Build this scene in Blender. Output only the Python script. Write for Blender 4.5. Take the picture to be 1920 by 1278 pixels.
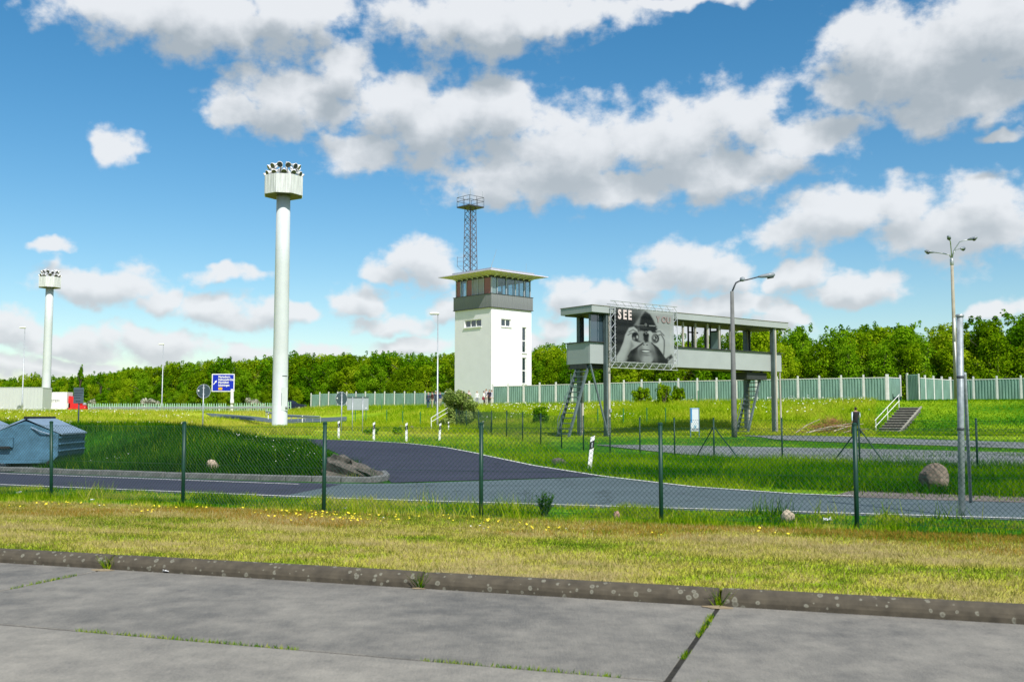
import bpy, math, random
import numpy as np
from mathutils import Vector, Matrix

for _o in list(bpy.data.objects):
    bpy.data.objects.remove(_o)
SC = bpy.context.scene
COL = SC.collection
random.seed(7)
RNG = np.random.default_rng(11)

# ------------------------------------------------------------------ camera
EYE = 1.63
F = 1920 * 35 / 36.0
PITCH = math.atan(141 / F)
cT, sT = math.cos(PITCH), math.sin(PITCH)
cam_d = bpy.data.cameras.new('camera')
cam_d.lens = 35
cam_d.sensor_width = 36
cam_d.clip_end = 6000
cam_d.dof.use_dof = True
cam_d.dof.focus_distance = 70
cam_d.dof.aperture_fstop = 3.2
cam = bpy.data.objects.new('camera', cam_d)
COL.objects.link(cam)
cam.location = (0, 0, EYE)
cam.rotation_euler = (math.pi / 2 + PITCH, 0, 0)
SC.camera = cam

# ------------------------------------------------------------------ view / exposure
SC.view_settings.view_transform = 'Standard'
SC.view_settings.look = 'None'
SC.view_settings.exposure = 0.10
SC.view_settings.gamma = 1.0
SC.view_settings.use_curve_mapping = False
SC.cycles.max_bounces = 6
SC.cycles.diffuse_bounces = 3
SC.cycles.glossy_bounces = 3
SC.cycles.transmission_bounces = 4
SC.cycles.transparent_max_bounces = 8
SC.cycles.caustics_reflective = False
SC.cycles.caustics_refractive = False

# ------------------------------------------------------------------ sun
SUN_AZ = math.radians(26)      # to the right of straight behind the camera
SUN_EL = math.radians(47)
sdir = Vector((math.sin(SUN_AZ) * math.cos(SUN_EL), -math.cos(SUN_AZ) * math.cos(SUN_EL), math.sin(SUN_EL)))
sun_d = bpy.data.lights.new('sun', 'SUN')
sun_d.energy = 5.0
sun_d.angle = math.radians(0.53)
sun_d.color = (1.0, 0.955, 0.89)
sun = bpy.data.objects.new('sun', sun_d)
COL.objects.link(sun)
sun.location = (60, -160, 200)
sun.rotation_euler = sdir.to_track_quat('Z', 'Y').to_euler()

# ------------------------------------------------------------------ world: clear sky with fair-weather clouds
def pix_dir(x, y):
    dx = (x - 960) / F
    dy = (639 - y) / F
    return Vector((dx, cT - dy * sT, sT + dy * cT))

W = bpy.data.worlds.new('World')
SC.world = W
W.use_nodes = True
NT = W.node_tree
NT.nodes.clear()

def nd(tree, typ, **kw):
    n = tree.nodes.new(typ)
    for k, v in kw.items():
        setattr(n, k, v)
    return n

def mth(tree, op, a, b=None, c=None, clamp=False):
    n = tree.nodes.new('ShaderNodeMath')
    n.operation = op
    n.use_clamp = clamp
    for i, v in enumerate((a, b, c)):
        if v is None:
            continue
        if isinstance(v, (int, float)):
            n.inputs[i].default_value = v
        else:
            tree.links.new(v, n.inputs[i])
    return n.outputs[0]

def vmth(tree, op, a, b=None, c=None):
    n = tree.nodes.new('ShaderNodeVectorMath')
    n.operation = op
    for i, v in enumerate((a, b, c)):
        if v is None:
            continue
        if isinstance(v, (tuple, list)):
            n.inputs[i].default_value = v
        else:
            tree.links.new(v, n.inputs[i])
    return n.outputs['Value'] if op in ('LENGTH', 'DOT_PRODUCT', 'DISTANCE') else n.outputs['Vector']

# each cloud: puffs (centre and radii), read off as directions in degrees of azimuth and elevation
PUFFS = [
 (250,20,165,62),(400,40,210,80),(560,20,110,62),
 (880,35,190,66),(920,80,90,38),(1040,25,190,42),(1300,0,170,16),
 (540,190,125,66),(640,130,66,62),(455,215,52,40),
 (800,230,160,90),(740,190,90,60),(930,205,110,72),(680,285,90,36),
 (1060,290,150,85),(1000,335,190,52),(1250,262,170,78),(1390,215,85,72),(1500,255,130,42),(1160,350,200,38),(1340,325,190,52),
 (1750,115,220,118),(1640,85,110,85),(1860,60,200,110),(1800,190,190,52),(1600,160,86,60),
 (1580,400,150,60),(1490,430,85,40),(1800,425,160,72),(1850,380,85,52),(1690,390,120,52),
 (1290,505,95,46),(1370,515,70,36),(1225,522,55,22),
 (1590,540,95,30),(1500,515,52,30),
 (785,498,75,46),(740,515,40,25),
 (190,535,115,38),(290,560,48,32),(115,520,60,22),
 (215,275,42,34),(85,467,44,13),(422,514,76,17),
 (400,580,95,30),(510,590,85,28),(680,570,50,34),(730,612,80,24),(560,590,48,24),
 (30,622,48,40),(150,645,120,30),(300,650,95,38),(460,660,60,20),(590,660,50,18),
 (1060,555,55,36),(1150,560,85,28),(1040,612,50,30),(1350,575,130,32),(1480,592,40,18),(1885,575,50,22),
 (845,575,40,25),(960,645,90,26),(780,655,90,18),(1300,615,200,24),(60,690,160,22),(1880,255,55,14),
]
def azel(x, y):
    d = pix_dir(x, y).normalized()
    return math.degrees(math.atan2(d.x, d.y)), math.degrees(math.asin(d.z))

grp = bpy.data.node_groups.new('cloud_density', 'ShaderNodeTree')
grp.interface.new_socket('P', in_out='INPUT', socket_type='NodeSocketVector')
grp.interface.new_socket('D', in_out='OUTPUT', socket_type='NodeSocketFloat')
grp.interface.new_socket('S', in_out='OUTPUT', socket_type='NodeSocketFloat')
gi = nd(grp, 'NodeGroupInput')
go = nd(grp, 'NodeGroupOutput')
P = gi.outputs['P']
n1 = nd(grp, 'ShaderNodeTexNoise', noise_dimensions='2D')
n1.inputs['Scale'].default_value = 0.33
n1.inputs['Detail'].default_value = 3
n1.inputs['Roughness'].default_value = 0.55
grp.links.new(P, n1.inputs['Vector'])
wv = vmth(grp, 'SUBTRACT', n1.outputs['Color'], (0.5, 0.5, 0.5))
Pw = vmth(grp, 'MULTIPLY_ADD', wv, (3.2, 2.0, 0.0), P)
acc = None
for (x, y, rx, ry) in PUFFS:
    a0, e0 = azel(x, y)
    a1, _ = azel(x + rx, y)
    _, e1 = azel(x, y - ry)
    sx, sy = 1 / max(abs(a1 - a0), .2), 1 / max(abs(e1 - e0), .2)
    q = vmth(grp, 'MULTIPLY_ADD', Pw, (sx, sy, 0), (-a0 * sx, -e0 * sy, 0))
    ln = vmth(grp, 'DOT_PRODUCT', q, q)
    acc = ln if acc is None else mth(grp, 'MINIMUM', acc, ln)
acc = mth(grp, 'SQRT', acc)
d0 = mth(grp, 'MULTIPLY', mth(grp, 'SUBTRACT', 1.12, acc), 1.25)
# the sky goes on in every other direction with the same kind of clouds
n3 = nd(grp, 'ShaderNodeTexNoise', noise_dimensions='2D')
n3.inputs['Scale'].default_value = 0.055
n3.inputs['Detail'].default_value = 2
grp.links.new(vmth(grp, 'MULTIPLY', P, (1.0, 1.7, 1.0)), n3.inputs['Vector'])
oth = mth(grp, 'MULTIPLY_ADD', n3.outputs['Fac'], 6.0, -3.15)
sep = nd(grp, 'ShaderNodeSeparateXYZ')
grp.links.new(P, sep.inputs[0])
ax = mth(grp, 'ABSOLUTE', sep.outputs['X'])
m1 = nd(grp, 'ShaderNodeMapRange'); m1.inputs['From Min'].default_value = 29; m1.inputs['From Max'].default_value = 35
grp.links.new(ax, m1.inputs['Value'])
m2 = nd(grp, 'ShaderNodeMapRange'); m2.inputs['From Min'].default_value = 24; m2.inputs['From Max'].default_value = 28
grp.links.new(sep.outputs['Y'], m2.inputs['Value'])
om = mth(grp, 'MAXIMUM', m1.outputs[0], m2.outputs[0])
d1 = mth(grp, 'MAXIMUM', d0, mth(grp, 'SUBTRACT', oth, mth(grp, 'MULTIPLY', mth(grp, 'SUBTRACT', 1.0, om), 6.0)))
n2 = nd(grp, 'ShaderNodeTexNoise', noise_dimensions='2D')
n2.inputs['Scale'].default_value = 0.50
n2.inputs['Detail'].default_value = 8
n2.inputs['Roughness'].default_value = 0.57
grp.links.new(vmth(grp, 'MULTIPLY', P, (1.0, 1.35, 1.0)), n2.inputs['Vector'])
dd = mth(grp, 'ADD', d1, mth(grp, 'MULTIPLY_ADD', n2.outputs['Fac'], 2.0, -1.02))
grp.links.new(mth(grp, 'ADD', d1, mth(grp, 'MULTIPLY_ADD', n2.outputs['Fac'], 0.6, -0.30)), go.inputs['S'])
grp.links.new(dd, go.inputs['D'])

tc = nd(NT, 'ShaderNodeTexCoord')
sp = nd(NT, 'ShaderNodeSeparateXYZ')
NT.links.new(tc.outputs['Generated'], sp.inputs[0])
az = mth(NT, 'MULTIPLY', mth(NT, 'ARCTAN2', sp.outputs['X'], sp.outputs['Y']), 180 / math.pi)
el = mth(NT, 'MULTIPLY', mth(NT, 'ARCSINE', sp.outputs['Z']), 180 / math.pi)
cx = nd(NT, 'ShaderNodeCombineXYZ')
NT.links.new(az, cx.inputs[0]); NT.links.new(el, cx.inputs[1])
g1 = nd(NT, 'ShaderNodeGroup', node_tree=grp)
NT.links.new(cx.outputs[0], g1.inputs['P'])
g2 = nd(NT, 'ShaderNodeGroup', node_tree=grp)
dsc = mth(NT, 'MINIMUM', mth(NT, 'MAXIMUM', mth(NT, 'MULTIPLY_ADD', el, 0.075, 0.12), 0.3), 1.15)
cd = nd(NT, 'ShaderNodeCombineXYZ')
NT.links.new(mth(NT, 'MULTIPLY', dsc, 0.5), cd.inputs[0]); NT.links.new(mth(NT, 'MULTIPLY', dsc, 1.75), cd.inputs[1])
NT.links.new(vmth(NT, 'ADD', cx.outputs[0], cd.outputs[0]), g2.inputs['P'])
alpha = nd(NT, 'ShaderNodeMapRange', interpolation_type='SMOOTHSTEP')
alpha.inputs['From Min'].default_value = -0.26
alpha.inputs['From Max'].default_value = 0.62
NT.links.new(g1.outputs['D'], alpha.inputs['Value'])
shade = nd(NT, 'ShaderNodeMapRange', interpolation_type='SMOOTHSTEP')
shade.inputs['From Min'].default_value = -0.45
shade.inputs['From Max'].default_value = 1.35
relief = mth(NT, 'SUBTRACT', g2.outputs['D'], g1.outputs['D'])
NT.links.new(mth(NT, 'ADD', g2.outputs['S'], mth(NT, 'MULTIPLY', relief, 0.26)), shade.inputs['Value'])
cmix = nd(NT, 'ShaderNodeMix', data_type='RGBA')
cmix.inputs['A'].default_value = (0.80, 0.82, 0.845, 1)
cmix.inputs['B'].default_value = (0.40, 0.45, 0.49, 1)
NT.links.new(mth(NT, 'MULTIPLY', shade.outputs[0], mth(NT, 'MINIMUM', mth(NT, 'MULTIPLY_ADD', el, 0.036, 0.42), 1.25)), cmix.inputs['Factor'])
bg_c = nd(NT, 'ShaderNodeBackground')
bg_c.inputs['Strength'].default_value = 1.0
NT.links.new(cmix.outputs['Result'], bg_c.inputs['Color'])
sky = nd(NT, 'ShaderNodeTexSky', sky_type='NISHITA')
sky.sun_disc = False
sky.sun_elevation = SUN_EL
sky.sun_rotation = math.pi - SUN_AZ
sky.air_density = 1.0
sky.dust_density = 0.5
sky.ozone_density = 1.2
hs = nd(NT, 'ShaderNodeHueSaturation')
hs.inputs['Saturation'].default_value = 1.40
hs.inputs['Hue'].default_value = 0.492
NT.links.new(sky.outputs[0], hs.inputs['Color'])
bg_s = nd(NT, 'ShaderNodeBackground')
bg_s.inputs['Strength'].default_value = 0.120
NT.links.new(hs.outputs[0], bg_s.inputs['Color'])
mx = nd(NT, 'ShaderNodeMixShader')
NT.links.new(mth(NT, 'MULTIPLY', alpha.outputs[0], 0.94), mx.inputs[0])
NT.links.new(bg_s.outputs[0], mx.inputs[1])
NT.links.new(bg_c.outputs[0], mx.inputs[2])
wo = nd(NT, 'ShaderNodeOutputWorld')
NT.links.new(mx.outputs[0], wo.inputs[0])
W.cycles.sampling_method = 'MANUAL'
W.cycles.sample_map_resolution = 512

# ------------------------------------------------------------------ pixel helpers and terrain
def at(x, y, Y):
    r = pix_dir(x, y)
    t = Y / r.y
    return Vector((r.x * t, Y, EYE + r.z * t))

def gz(x, y, z=0.0):
    r = pix_dir(x, y)
    t = (z - EYE) / r.z
    return Vector((r.x * t, r.y * t, z))

KO = gz(1345, 1140, -0.11)                       # a joint of the front kerb
_k1 = gz(60, 1052, -0.11); _k2 = gz(1860, 1158, -0.11)
KE = Vector((_k2.x - _k1.x, _k2.y - _k1.y, 0)).normalized()
KN = Vector((-KE.y, KE.x, 0))                    # away from the camera
KO = KO + KN * 0.15
def kpt(s, n, z=0.0):
    p = KO + KE * s + KN * n
    return Vector((p.x, p.y, z))

A_ = [-0.6,-0.45,-0.30,-0.2335,-0.19,-0.10,-0.02,0.15,0.39,0.45,0.6]
Y0_ = [80, 84, 92, 103, 92, 78, 74, 66, 71, 70, 68]
Y1_ = [118,125,138,148,150,122,111,102,89,86,84]
P_ = [2.2,2.2,2.2,2.3,3.0,2.8,2.8,3.0,3.0,3.0,3.0]
MT = gz(735, 905); ML = gz(0, 884)
_md = (ML - MT).normalized()
def sstep(t):
    t = np.clip(t, 0, 1)
    return t * t * (3 - 2 * t)

def hgt(X, Y):
    X = np.asarray(X, float); Y = np.asarray(Y, float)
    a = X / np.maximum(Y, 1.0)
    y0 = np.interp(a, A_, Y0_); y1 = np.interp(a, A_, Y1_); p = np.interp(a, A_, P_)
    low = np.interp(Y, [42, 58, 75], [0, .40, .45])
    h = low + (p - low) * sstep((Y - y0) / (y1 - y0))
    # grassed mound on the traffic island
    d1 = (X - MT.x) * _md.y + (Y - MT.y) * (-_md.x)
    xr = np.interp(Y, [24.3, 46.8, 80], [-2.9, -8.7, -18.5])
    d2 = (xr - X) * .95
    xl = np.interp(Y, [30, 36.5, 42, 60], [-14.2, -15, -26, -80])
    d3 = X - xl
    m = np.minimum(np.minimum((d1 - .4) / 8.5, (d2 - .3) / 7.0), np.minimum(d3 / 3.5, (53 - Y) / 9))
    h = h + 1.12 * sstep(m)
    # the ground drops under the concrete slabs and the lawn sheet
    n = (X - KO.x) * KN.x + (Y - KO.y) * KN.y
    h = np.where(n < 4.5, h - .35 * sstep((4.5 - n) / 1.4), h)
    return h

def hz(x, y):
    return float(hgt(x, y))

def gp(x, y, y0=10):
    """where the line of sight through a pixel meets the terrain"""
    r = pix_dir(x, y)
    Ys = np.linspace(y0, 320, 6201)
    t = Ys / r.y
    zs = EYE + r.z * t
    below = zs < hgt(r.x * t, Ys)
    i = int(np.argmax(below)) if below.any() else len(Ys) - 1
    return Vector((r.x * t[i], Ys[i], hz(r.x * t[i], Ys[i])))

def gx(x, Y):
    """a point on the terrain at picture column x and distance Y"""
    dx = (x - 960) / F
    X = dx * Y
    for _ in range(3):
        X = dx * (Y * cT + (hz(X, Y) - EYE) * sT)
    return Vector((X, Y, hz(X, Y)))

def col_of(p):
    d = p.y * cT + (p.z - EYE) * sT
    return 960 + F * p.x / d

_perm = RNG.random((64, 64))
def vnoise(x, y, s=1.0, o=0.0):
    x = np.asarray(x) / s + o; y = np.asarray(y) / s + o * 1.7
    xi = np.floor(x).astype(int); yi = np.floor(y).astype(int)
    fx = x - xi; fy = y - yi
    fx = fx * fx * (3 - 2 * fx); fy = fy * fy * (3 - 2 * fy)
    g = lambda i, j: _perm[i % 64, j % 64]
    return (g(xi, yi) * (1 - fx) + g(xi + 1, yi) * fx) * (1 - fy) + (g(xi, yi + 1) * (1 - fx) + g(xi + 1, yi + 1) * fx) * fy

# ------------------------------------------------------------------ materials
MATS = {}
def mat(name, col, rough=.75, var=.12, scale=4.0, bump=0.0, metal=0.0, col2=None, spec=.4, detail=6, streak=None):
    if name in MATS:
        return MATS[name]
    m = bpy.data.materials.new(name)
    m.use_nodes = True
    t = m.node_tree
    b = t.nodes['Principled BSDF']
    b.inputs['Roughness'].default_value = rough
    b.inputs['Metallic'].default_value = metal
    b.inputs['Specular IOR Level'].default_value = spec
    tc = nd(t, 'ShaderNodeTexCoord')
    nz = nd(t, 'ShaderNodeTexNoise')
    nz.inputs['Scale'].default_value = scale
    nz.inputs['Detail'].default_value = detail
    nz.inputs['Roughness'].default_value = .6
    if streak:
        mp = nd(t, 'ShaderNodeMapping'); mp.inputs['Scale'].default_value = streak
        t.links.new(tc.outputs['Object'], mp.inputs[0]); t.links.new(mp.outputs[0], nz.inputs['Vector'])
    else:
        t.links.new(tc.outputs['Object'], nz.inputs['Vector'])
    mxn = nd(t, 'ShaderNodeMix', data_type='RGBA')
    c2 = col2 or tuple(c * (1 - var) for c in col)
    c1 = tuple(min(1, c * (1 + var)) for c in col) if not col2 else col
    mxn.inputs['A'].default_value = (*c1, 1)
    mxn.inputs['B'].default_value = (*c2, 1)
    mr = nd(t, 'ShaderNodeMapRange')
    mr.inputs['From Min'].default_value = .32; mr.inputs['From Max'].default_value = .68
    t.links.new(nz.outputs['Fac'], mr.inputs['Value'])
    t.links.new(mr.outputs[0], mxn.inputs['Factor'])
    t.links.new(mxn.outputs['Result'], b.inputs['Base Color'])
    if bump:
        bp = nd(t, 'ShaderNodeBump'); bp.inputs['Strength'].default_value = bump; bp.inputs['Distance'].default_value = .02
        t.links.new(nz.outputs['Fac'], bp.inputs['Height']); t.links.new(bp.outputs[0], b.inputs['Normal'])
    MATS[name] = m
    return m

def ramp_mat(name, stops, rough=.8, transl=.35, attr='tint', objvar=0.0):
    """foliage: colour by a per-blade number, with light passing through"""
    if name in MATS:
        return MATS[name]
    m = bpy.data.materials.new(name); m.use_nodes = True
    t = m.node_tree; t.nodes.clear()
    a = nd(t, 'ShaderNodeAttribute', attribute_name=attr)
    r = nd(t, 'ShaderNodeValToRGB')
    els = r.color_ramp.elements
    els[0].position, els[0].color = stops[0][0], (*stops[0][1], 1)
    els[1].position, els[1].color = stops[-1][0], (*stops[-1][1], 1)
    for p, c in stops[1:-1]:
        e = els.new(p); e.color = (*c, 1)
    fac = a.outputs['Fac']
    if objvar:
        oi = nd(t, 'ShaderNodeObjectInfo')
        fac = mth(t, 'ADD', fac, mth(t, 'MULTIPLY_ADD', oi.outputs['Random'], objvar * 2, -objvar))
    t.links.new(fac, r.inputs['Fac'])
    d = nd(t, 'ShaderNodeBsdfDiffuse'); tr = nd(t, 'ShaderNodeBsdfTranslucent'); mx_ = nd(t, 'ShaderNodeMixShader')
    mx_.inputs[0].default_value = transl
    t.links.new(r.outputs[0], d.inputs['Color']); t.links.new(r.outputs[0], tr.inputs['Color'])
    t.links.new(d.outputs[0], mx_.inputs[1]); t.links.new(tr.outputs[0], mx_.inputs[2])
    o = nd(t, 'ShaderNodeOutputMaterial')
    t.links.new(mx_.outputs[0], o.inputs[0])
    MATS[name] = m
    return m

def glass_mat(name, col, alpha, rough=.03, refl=.8):
    if name in MATS:
        return MATS[name]
    m = bpy.data.materials.new(name); m.use_nodes = True
    t = m.node_tree; t.nodes.clear()
    g = nd(t, 'ShaderNodeBsdfGlossy'); g.inputs['Roughness'].default_value = rough
    g.inputs['Color'].default_value = (.9, .95, 1, 1)
    df = nd(t, 'ShaderNodeBsdfDiffuse'); df.inputs['Color'].default_value = (*col, 1)
    tr = nd(t, 'ShaderNodeBsdfTransparent'); tr.inputs['Color'].default_value = (.8, .9, .92, 1)
    m1_ = nd(t, 'ShaderNodeMixShader'); m1_.inputs[0].default_value = alpha
    t.links.new(df.outputs[0], m1_.inputs[1]); t.links.new(tr.outputs[0], m1_.inputs[2])
    lw = nd(t, 'ShaderNodeLayerWeight'); lw.inputs['Blend'].default_value = .35
    m2_ = nd(t, 'ShaderNodeMixShader')
    t.links.new(mth(t, 'MULTIPLY_ADD', lw.outputs['Fresnel'], refl, refl * .12, clamp=True), m2_.inputs[0])
    t.links.new(m1_.outputs[0], m2_.inputs[1]); t.links.new(g.outputs[0], m2_.inputs[2])
    o = nd(t, 'ShaderNodeOutputMaterial'); t.links.new(m2_.outputs[0], o.inputs[0])
    MATS[name] = m
    return m

# ------------------------------------------------------------------ mesh helpers
class MB:
    def __init__(self):
        self.v = []; self.f = []; self.m = []
    def add(self, vs, fs, mi=0):
        o = len(self.v)
        self.v += [tuple(p) for p in vs]
        self.f += [tuple(i + o for i in f) for f in fs]
        self.m += [mi] * len(fs)
        return self
    def box(self, c, s, rz=0.0, mi=0, M=None):
        x, y, z = s[0] / 2, s[1] / 2, s[2] / 2
        vs = [Vector((a, b, d)) for d in (-z, z) for b in (-y, y) for a in (-x, x)]
        R = M if M is not None else Matrix.Rotation(rz, 3, 'Z')
        vs = [R @ p + Vector(c) for p in vs]
        return self.add(vs, [(0, 2, 3, 1), (4, 5, 7, 6), (0, 1, 5, 4), (2, 6, 7, 3), (0, 4, 6, 2), (1, 3, 7, 5)], mi)
    def bevbox(self, c, s, b=.02, rz=0.0, mi=0):
        x, y, z = s[0] / 2, s[1] / 2, s[2] / 2
        R = Matrix.Rotation(rz, 3, 'Z')
        ring = lambda zz, i: [R @ Vector(p) + Vector(c) for p in
            ((-x + i, -y, zz), (x - i, -y, zz), (x, -y + i, zz), (x, y - i, zz), (x - i, y, zz), (-x + i, y, zz), (-x, y - i, zz), (-x, -y + i, zz))]
        inner = lambda zz: [R @ Vector((px * (1 - b / x), py * (1 - b / y), zz)) + Vector(c) for px, py in
            ((-x + b, -y), (x - b, -y), (x, -y + b), (x, y - b), (x - b, y), (-x + b, y), (-x, y - b), (-x, -y + b))]
        vs = inner(-z) + ring(-z + b, b) + ring(z - b, b) + inner(z)
        fs = [tuple(reversed(range(8))), tuple(range(24, 32))]
        for k in range(3):
            for i in range(8):
                j = (i + 1) % 8
                fs.append((k * 8 + i, k * 8 + j, k * 8 + 8 + j, k * 8 + 8 + i))
        return self.add(vs, fs, mi)
    def tube(self, pts, rad, n=8, mi=0, cap=True):
        pts = [Vector(p) for p in pts]
        if not isinstance(rad, (list, tuple)):
            rad = [rad] * len(pts)
        rings = []
        up = None
        for i, p in enumerate(pts):
            d = (pts[min(i + 1, len(pts) - 1)] - pts[max(i - 1, 0)]).normalized()
            if up is None:
                up = d.orthogonal().normalized()
            else:
                up = (up - d * up.dot(d))
                up = up.normalized() if up.length > 1e-5 else d.orthogonal().normalized()
            w = d.cross(up)
            rings.append([p + (up * math.cos(2 * math.pi * k / n) + w * math.sin(2 * math.pi * k / n)) * rad[i] for k in range(n)])
        vs = [q for r in rings for q in r]
        fs = []
        for i in range(len(pts) - 1):
            for k in range(n):
                j = (k + 1) % n
                fs.append((i * n + k, i * n + j, i * n + n + j, i * n + n + k))
        if cap:
            fs.append(tuple(reversed(range(n))))
            fs.append(tuple(range((len(pts) - 1) * n, len(pts) * n)))
        return self.add(vs, fs, mi)
    def lathe(self, prof, n=16, c=(0, 0, 0), mi=0, M=None, cap=True):
        M = M if M is not None else Matrix.Identity(3)
        vs = [M @ Vector((r * math.cos(2 * math.pi * k / n), r * math.sin(2 * math.pi * k / n), z)) + Vector(c) for r, z in prof for k in range(n)]
        fs = []
        for i in range(len(prof) - 1):
            for k in range(n):
                j = (k + 1) % n
                fs.append((i * n + k, i * n + j, i * n + n + j, i * n + n + k))
        if cap:
            fs.append(tuple(reversed(range(n)))); fs.append(tuple(range((len(prof) - 1) * n, len(prof) * n)))
        return self.add(vs, fs, mi)
    def prism(self, poly, z0, z1, mi=0, M=None):
        """poly: (x, y) outline counter-clockwise, raised from z0 to z1, then turned by M"""
        n = len(poly)
        M = M if M is not None else Matrix.Identity(4)
        vs = [M @ Vector((p[0], p[1], z0)) for p in poly] + [M @ Vector((p[0], p[1], z1)) for p in poly]
        fs = [tuple(reversed(range(n))), tuple(range(n, 2 * n))] + [(i, (i + 1) % n, n + (i + 1) % n, n + i) for i in range(n)]
        return self.add(vs, fs, mi)
    def mesh(self, name, smooth=False):
        me = bpy.data.meshes.new(name)
        me.from_pydata(self.v, [], self.f)
        if any(self.m):
            me.polygons.foreach_set('material_index', self.m)
        if smooth:
            me.polygons.foreach_set('use_smooth', [True] * len(self.f))
        me.update()
        return me
    def build(self, name, ms, parent=None, smooth=False):
        me = self.mesh(name, smooth)
        for m in (ms if isinstance(ms, (list, tuple)) else [ms]):
            me.materials.append(m)
        return link(name, me, parent)

def link(name, me, parent=None, loc=None, rz=0.0):
    o = bpy.data.objects.new(name, me)
    COL.objects.link(o)
    if parent is not None:
        o.parent = parent
    if loc is not None:
        o.location = loc
        o.rotation_euler = (0, 0, rz)
    return o

def tag(o, label, cat, group=None):
    o['label'] = label; o['category'] = cat
    if group:
        o['group'] = group
    return o

def thing(name, label, cat, loc=(0, 0, 0), rz=0.0, group=None):
    o = bpy.data.objects.new(name, None)
    COL.objects.link(o)
    o.location = loc; o.rotation_euler = (0, 0, rz)
    o.empty_display_size = .2
    return tag(o, label, cat, group)

def struct(o, kind='structure', label=None, cat=None):
    o['kind'] = kind
    if label:
        o['label'] = label
    if cat:
        o['category'] = cat
    return o

def copy_tree(o, parent=None):
    c = o.copy(); COL.objects.link(c); c.parent = parent
    for ch in list(o.children):
        copy_tree(ch, c)
    return c

def text_mesh(txt, size, name='lettering', bold=0.0):
    cu = bpy.data.curves.new(name, 'FONT')
    cu.body = txt; cu.size = size; cu.extrude = .004; cu.offset = bold
    cu.resolution_u = 3
    o = bpy.data.objects.new(name, cu)
    COL.objects.link(o)
    dg = bpy.context.evaluated_depsgraph_get()
    me = bpy.data.meshes.new_from_object(o.evaluated_get(dg))
    bpy.data.objects.remove(o)
    return me

def text(txt, size, m, parent, loc, rot, bold=0.0, sx=1.0, name='lettering'):
    me = text_mesh(txt, size, name, bold)
    me.materials.clear(); me.materials.append(m)
    o = link(name, me, parent)
    o.location = loc; o.rotation_euler = rot; o.scale = (sx, 1, 1)
    return o

WHITE = mat('white_paint', (.80, .80, .78), .55, .06, 1.5)
GALV = mat('galvanised_steel', (.42, .45, .47), .45, .12, 6, metal=.5)
GREEN_STEEL = mat('green_coated_steel', (.005, .042, .026), .45, .2, 9)
BLACK = mat('black_plastic', (.012, .012, .013), .6, .1, 5)
DARK_STEEL = mat('dark_steel', (.06, .065, .08), .5, .2, 5)
# ================================================================== GROUND
def lines(segs):
    v = []
    for a, b, st in segs:
        v.append(np.arange(a, b, st))
    return np.concatenate(v)

gxs = lines([(-1500, -300, 120), (-300, -120, 15), (-120, -40, 4), (-40, 40, .8), (40, 120, 4), (120, 300, 15), (300, 1501, 120)])
gys = lines([(-200, -10, 15), (-10, 8, 2), (8, 48, .6), (48, 130, 1.5), (130, 220, 5), (220, 400, 20), (400, 2500, 150)])
GX, GY = np.meshgrid(gxs, gys)
GZ = hgt(GX, GY)
nxg, nyg = len(gxs), len(gys)
gv = np.stack([GX.ravel(), GY.ravel(), GZ.ravel()], 1)
idx = np.arange(nxg * nyg).reshape(nyg, nxg)
gf = np.stack([idx[:-1, :-1].ravel(), idx[:-1, 1:].ravel(), idx[1:, 1:].ravel(), idx[1:, :-1].ravel()], 1)

def np_mesh(name, v, f, tint=None):
    me = bpy.data.meshes.new(name)
    k = f.shape[1]
    me.vertices.add(len(v)); me.vertices.foreach_set('co', v.astype(np.float32).ravel())
    me.loops.add(f.size); me.loops.foreach_set('vertex_index', f.astype(np.int32).ravel())
    me.polygons.add(len(f)); me.polygons.foreach_set('loop_start', np.arange(0, f.size, k, dtype=np.int32))
    me.update(calc_edges=True)
    if tint is not None:
        at_ = me.attributes.new('tint', 'FLOAT', 'POINT')
        at_.data.foreach_set('value', tint.astype(np.float32))
    return me

def field_tint(X, Y):
    """0 lush dark green ... 0.5 yellow-green ... 1 dry straw: what grows where"""
    mead = sstep((Y - 54) / 10)
    base = .24 + .26 * mead
    isl = (X < np.interp(Y, [24, 47, 55], [-2, -8, -11])) & (Y < 56)
    base = np.where(isl, .12, base)
    right_bank = (X / np.maximum(Y, 1) > .36) & (Y > 64)
    base = np.where(right_bank, .34, base)
    base = np.where((X < -25) & (Y > 75), .62, base)
    t = base + .30 * (vnoise(X, Y, 7, 3) - .5) + .2 * (vnoise(X, Y, 2.3, 9) - .5)
    return np.clip(t, .02, .98)

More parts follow.
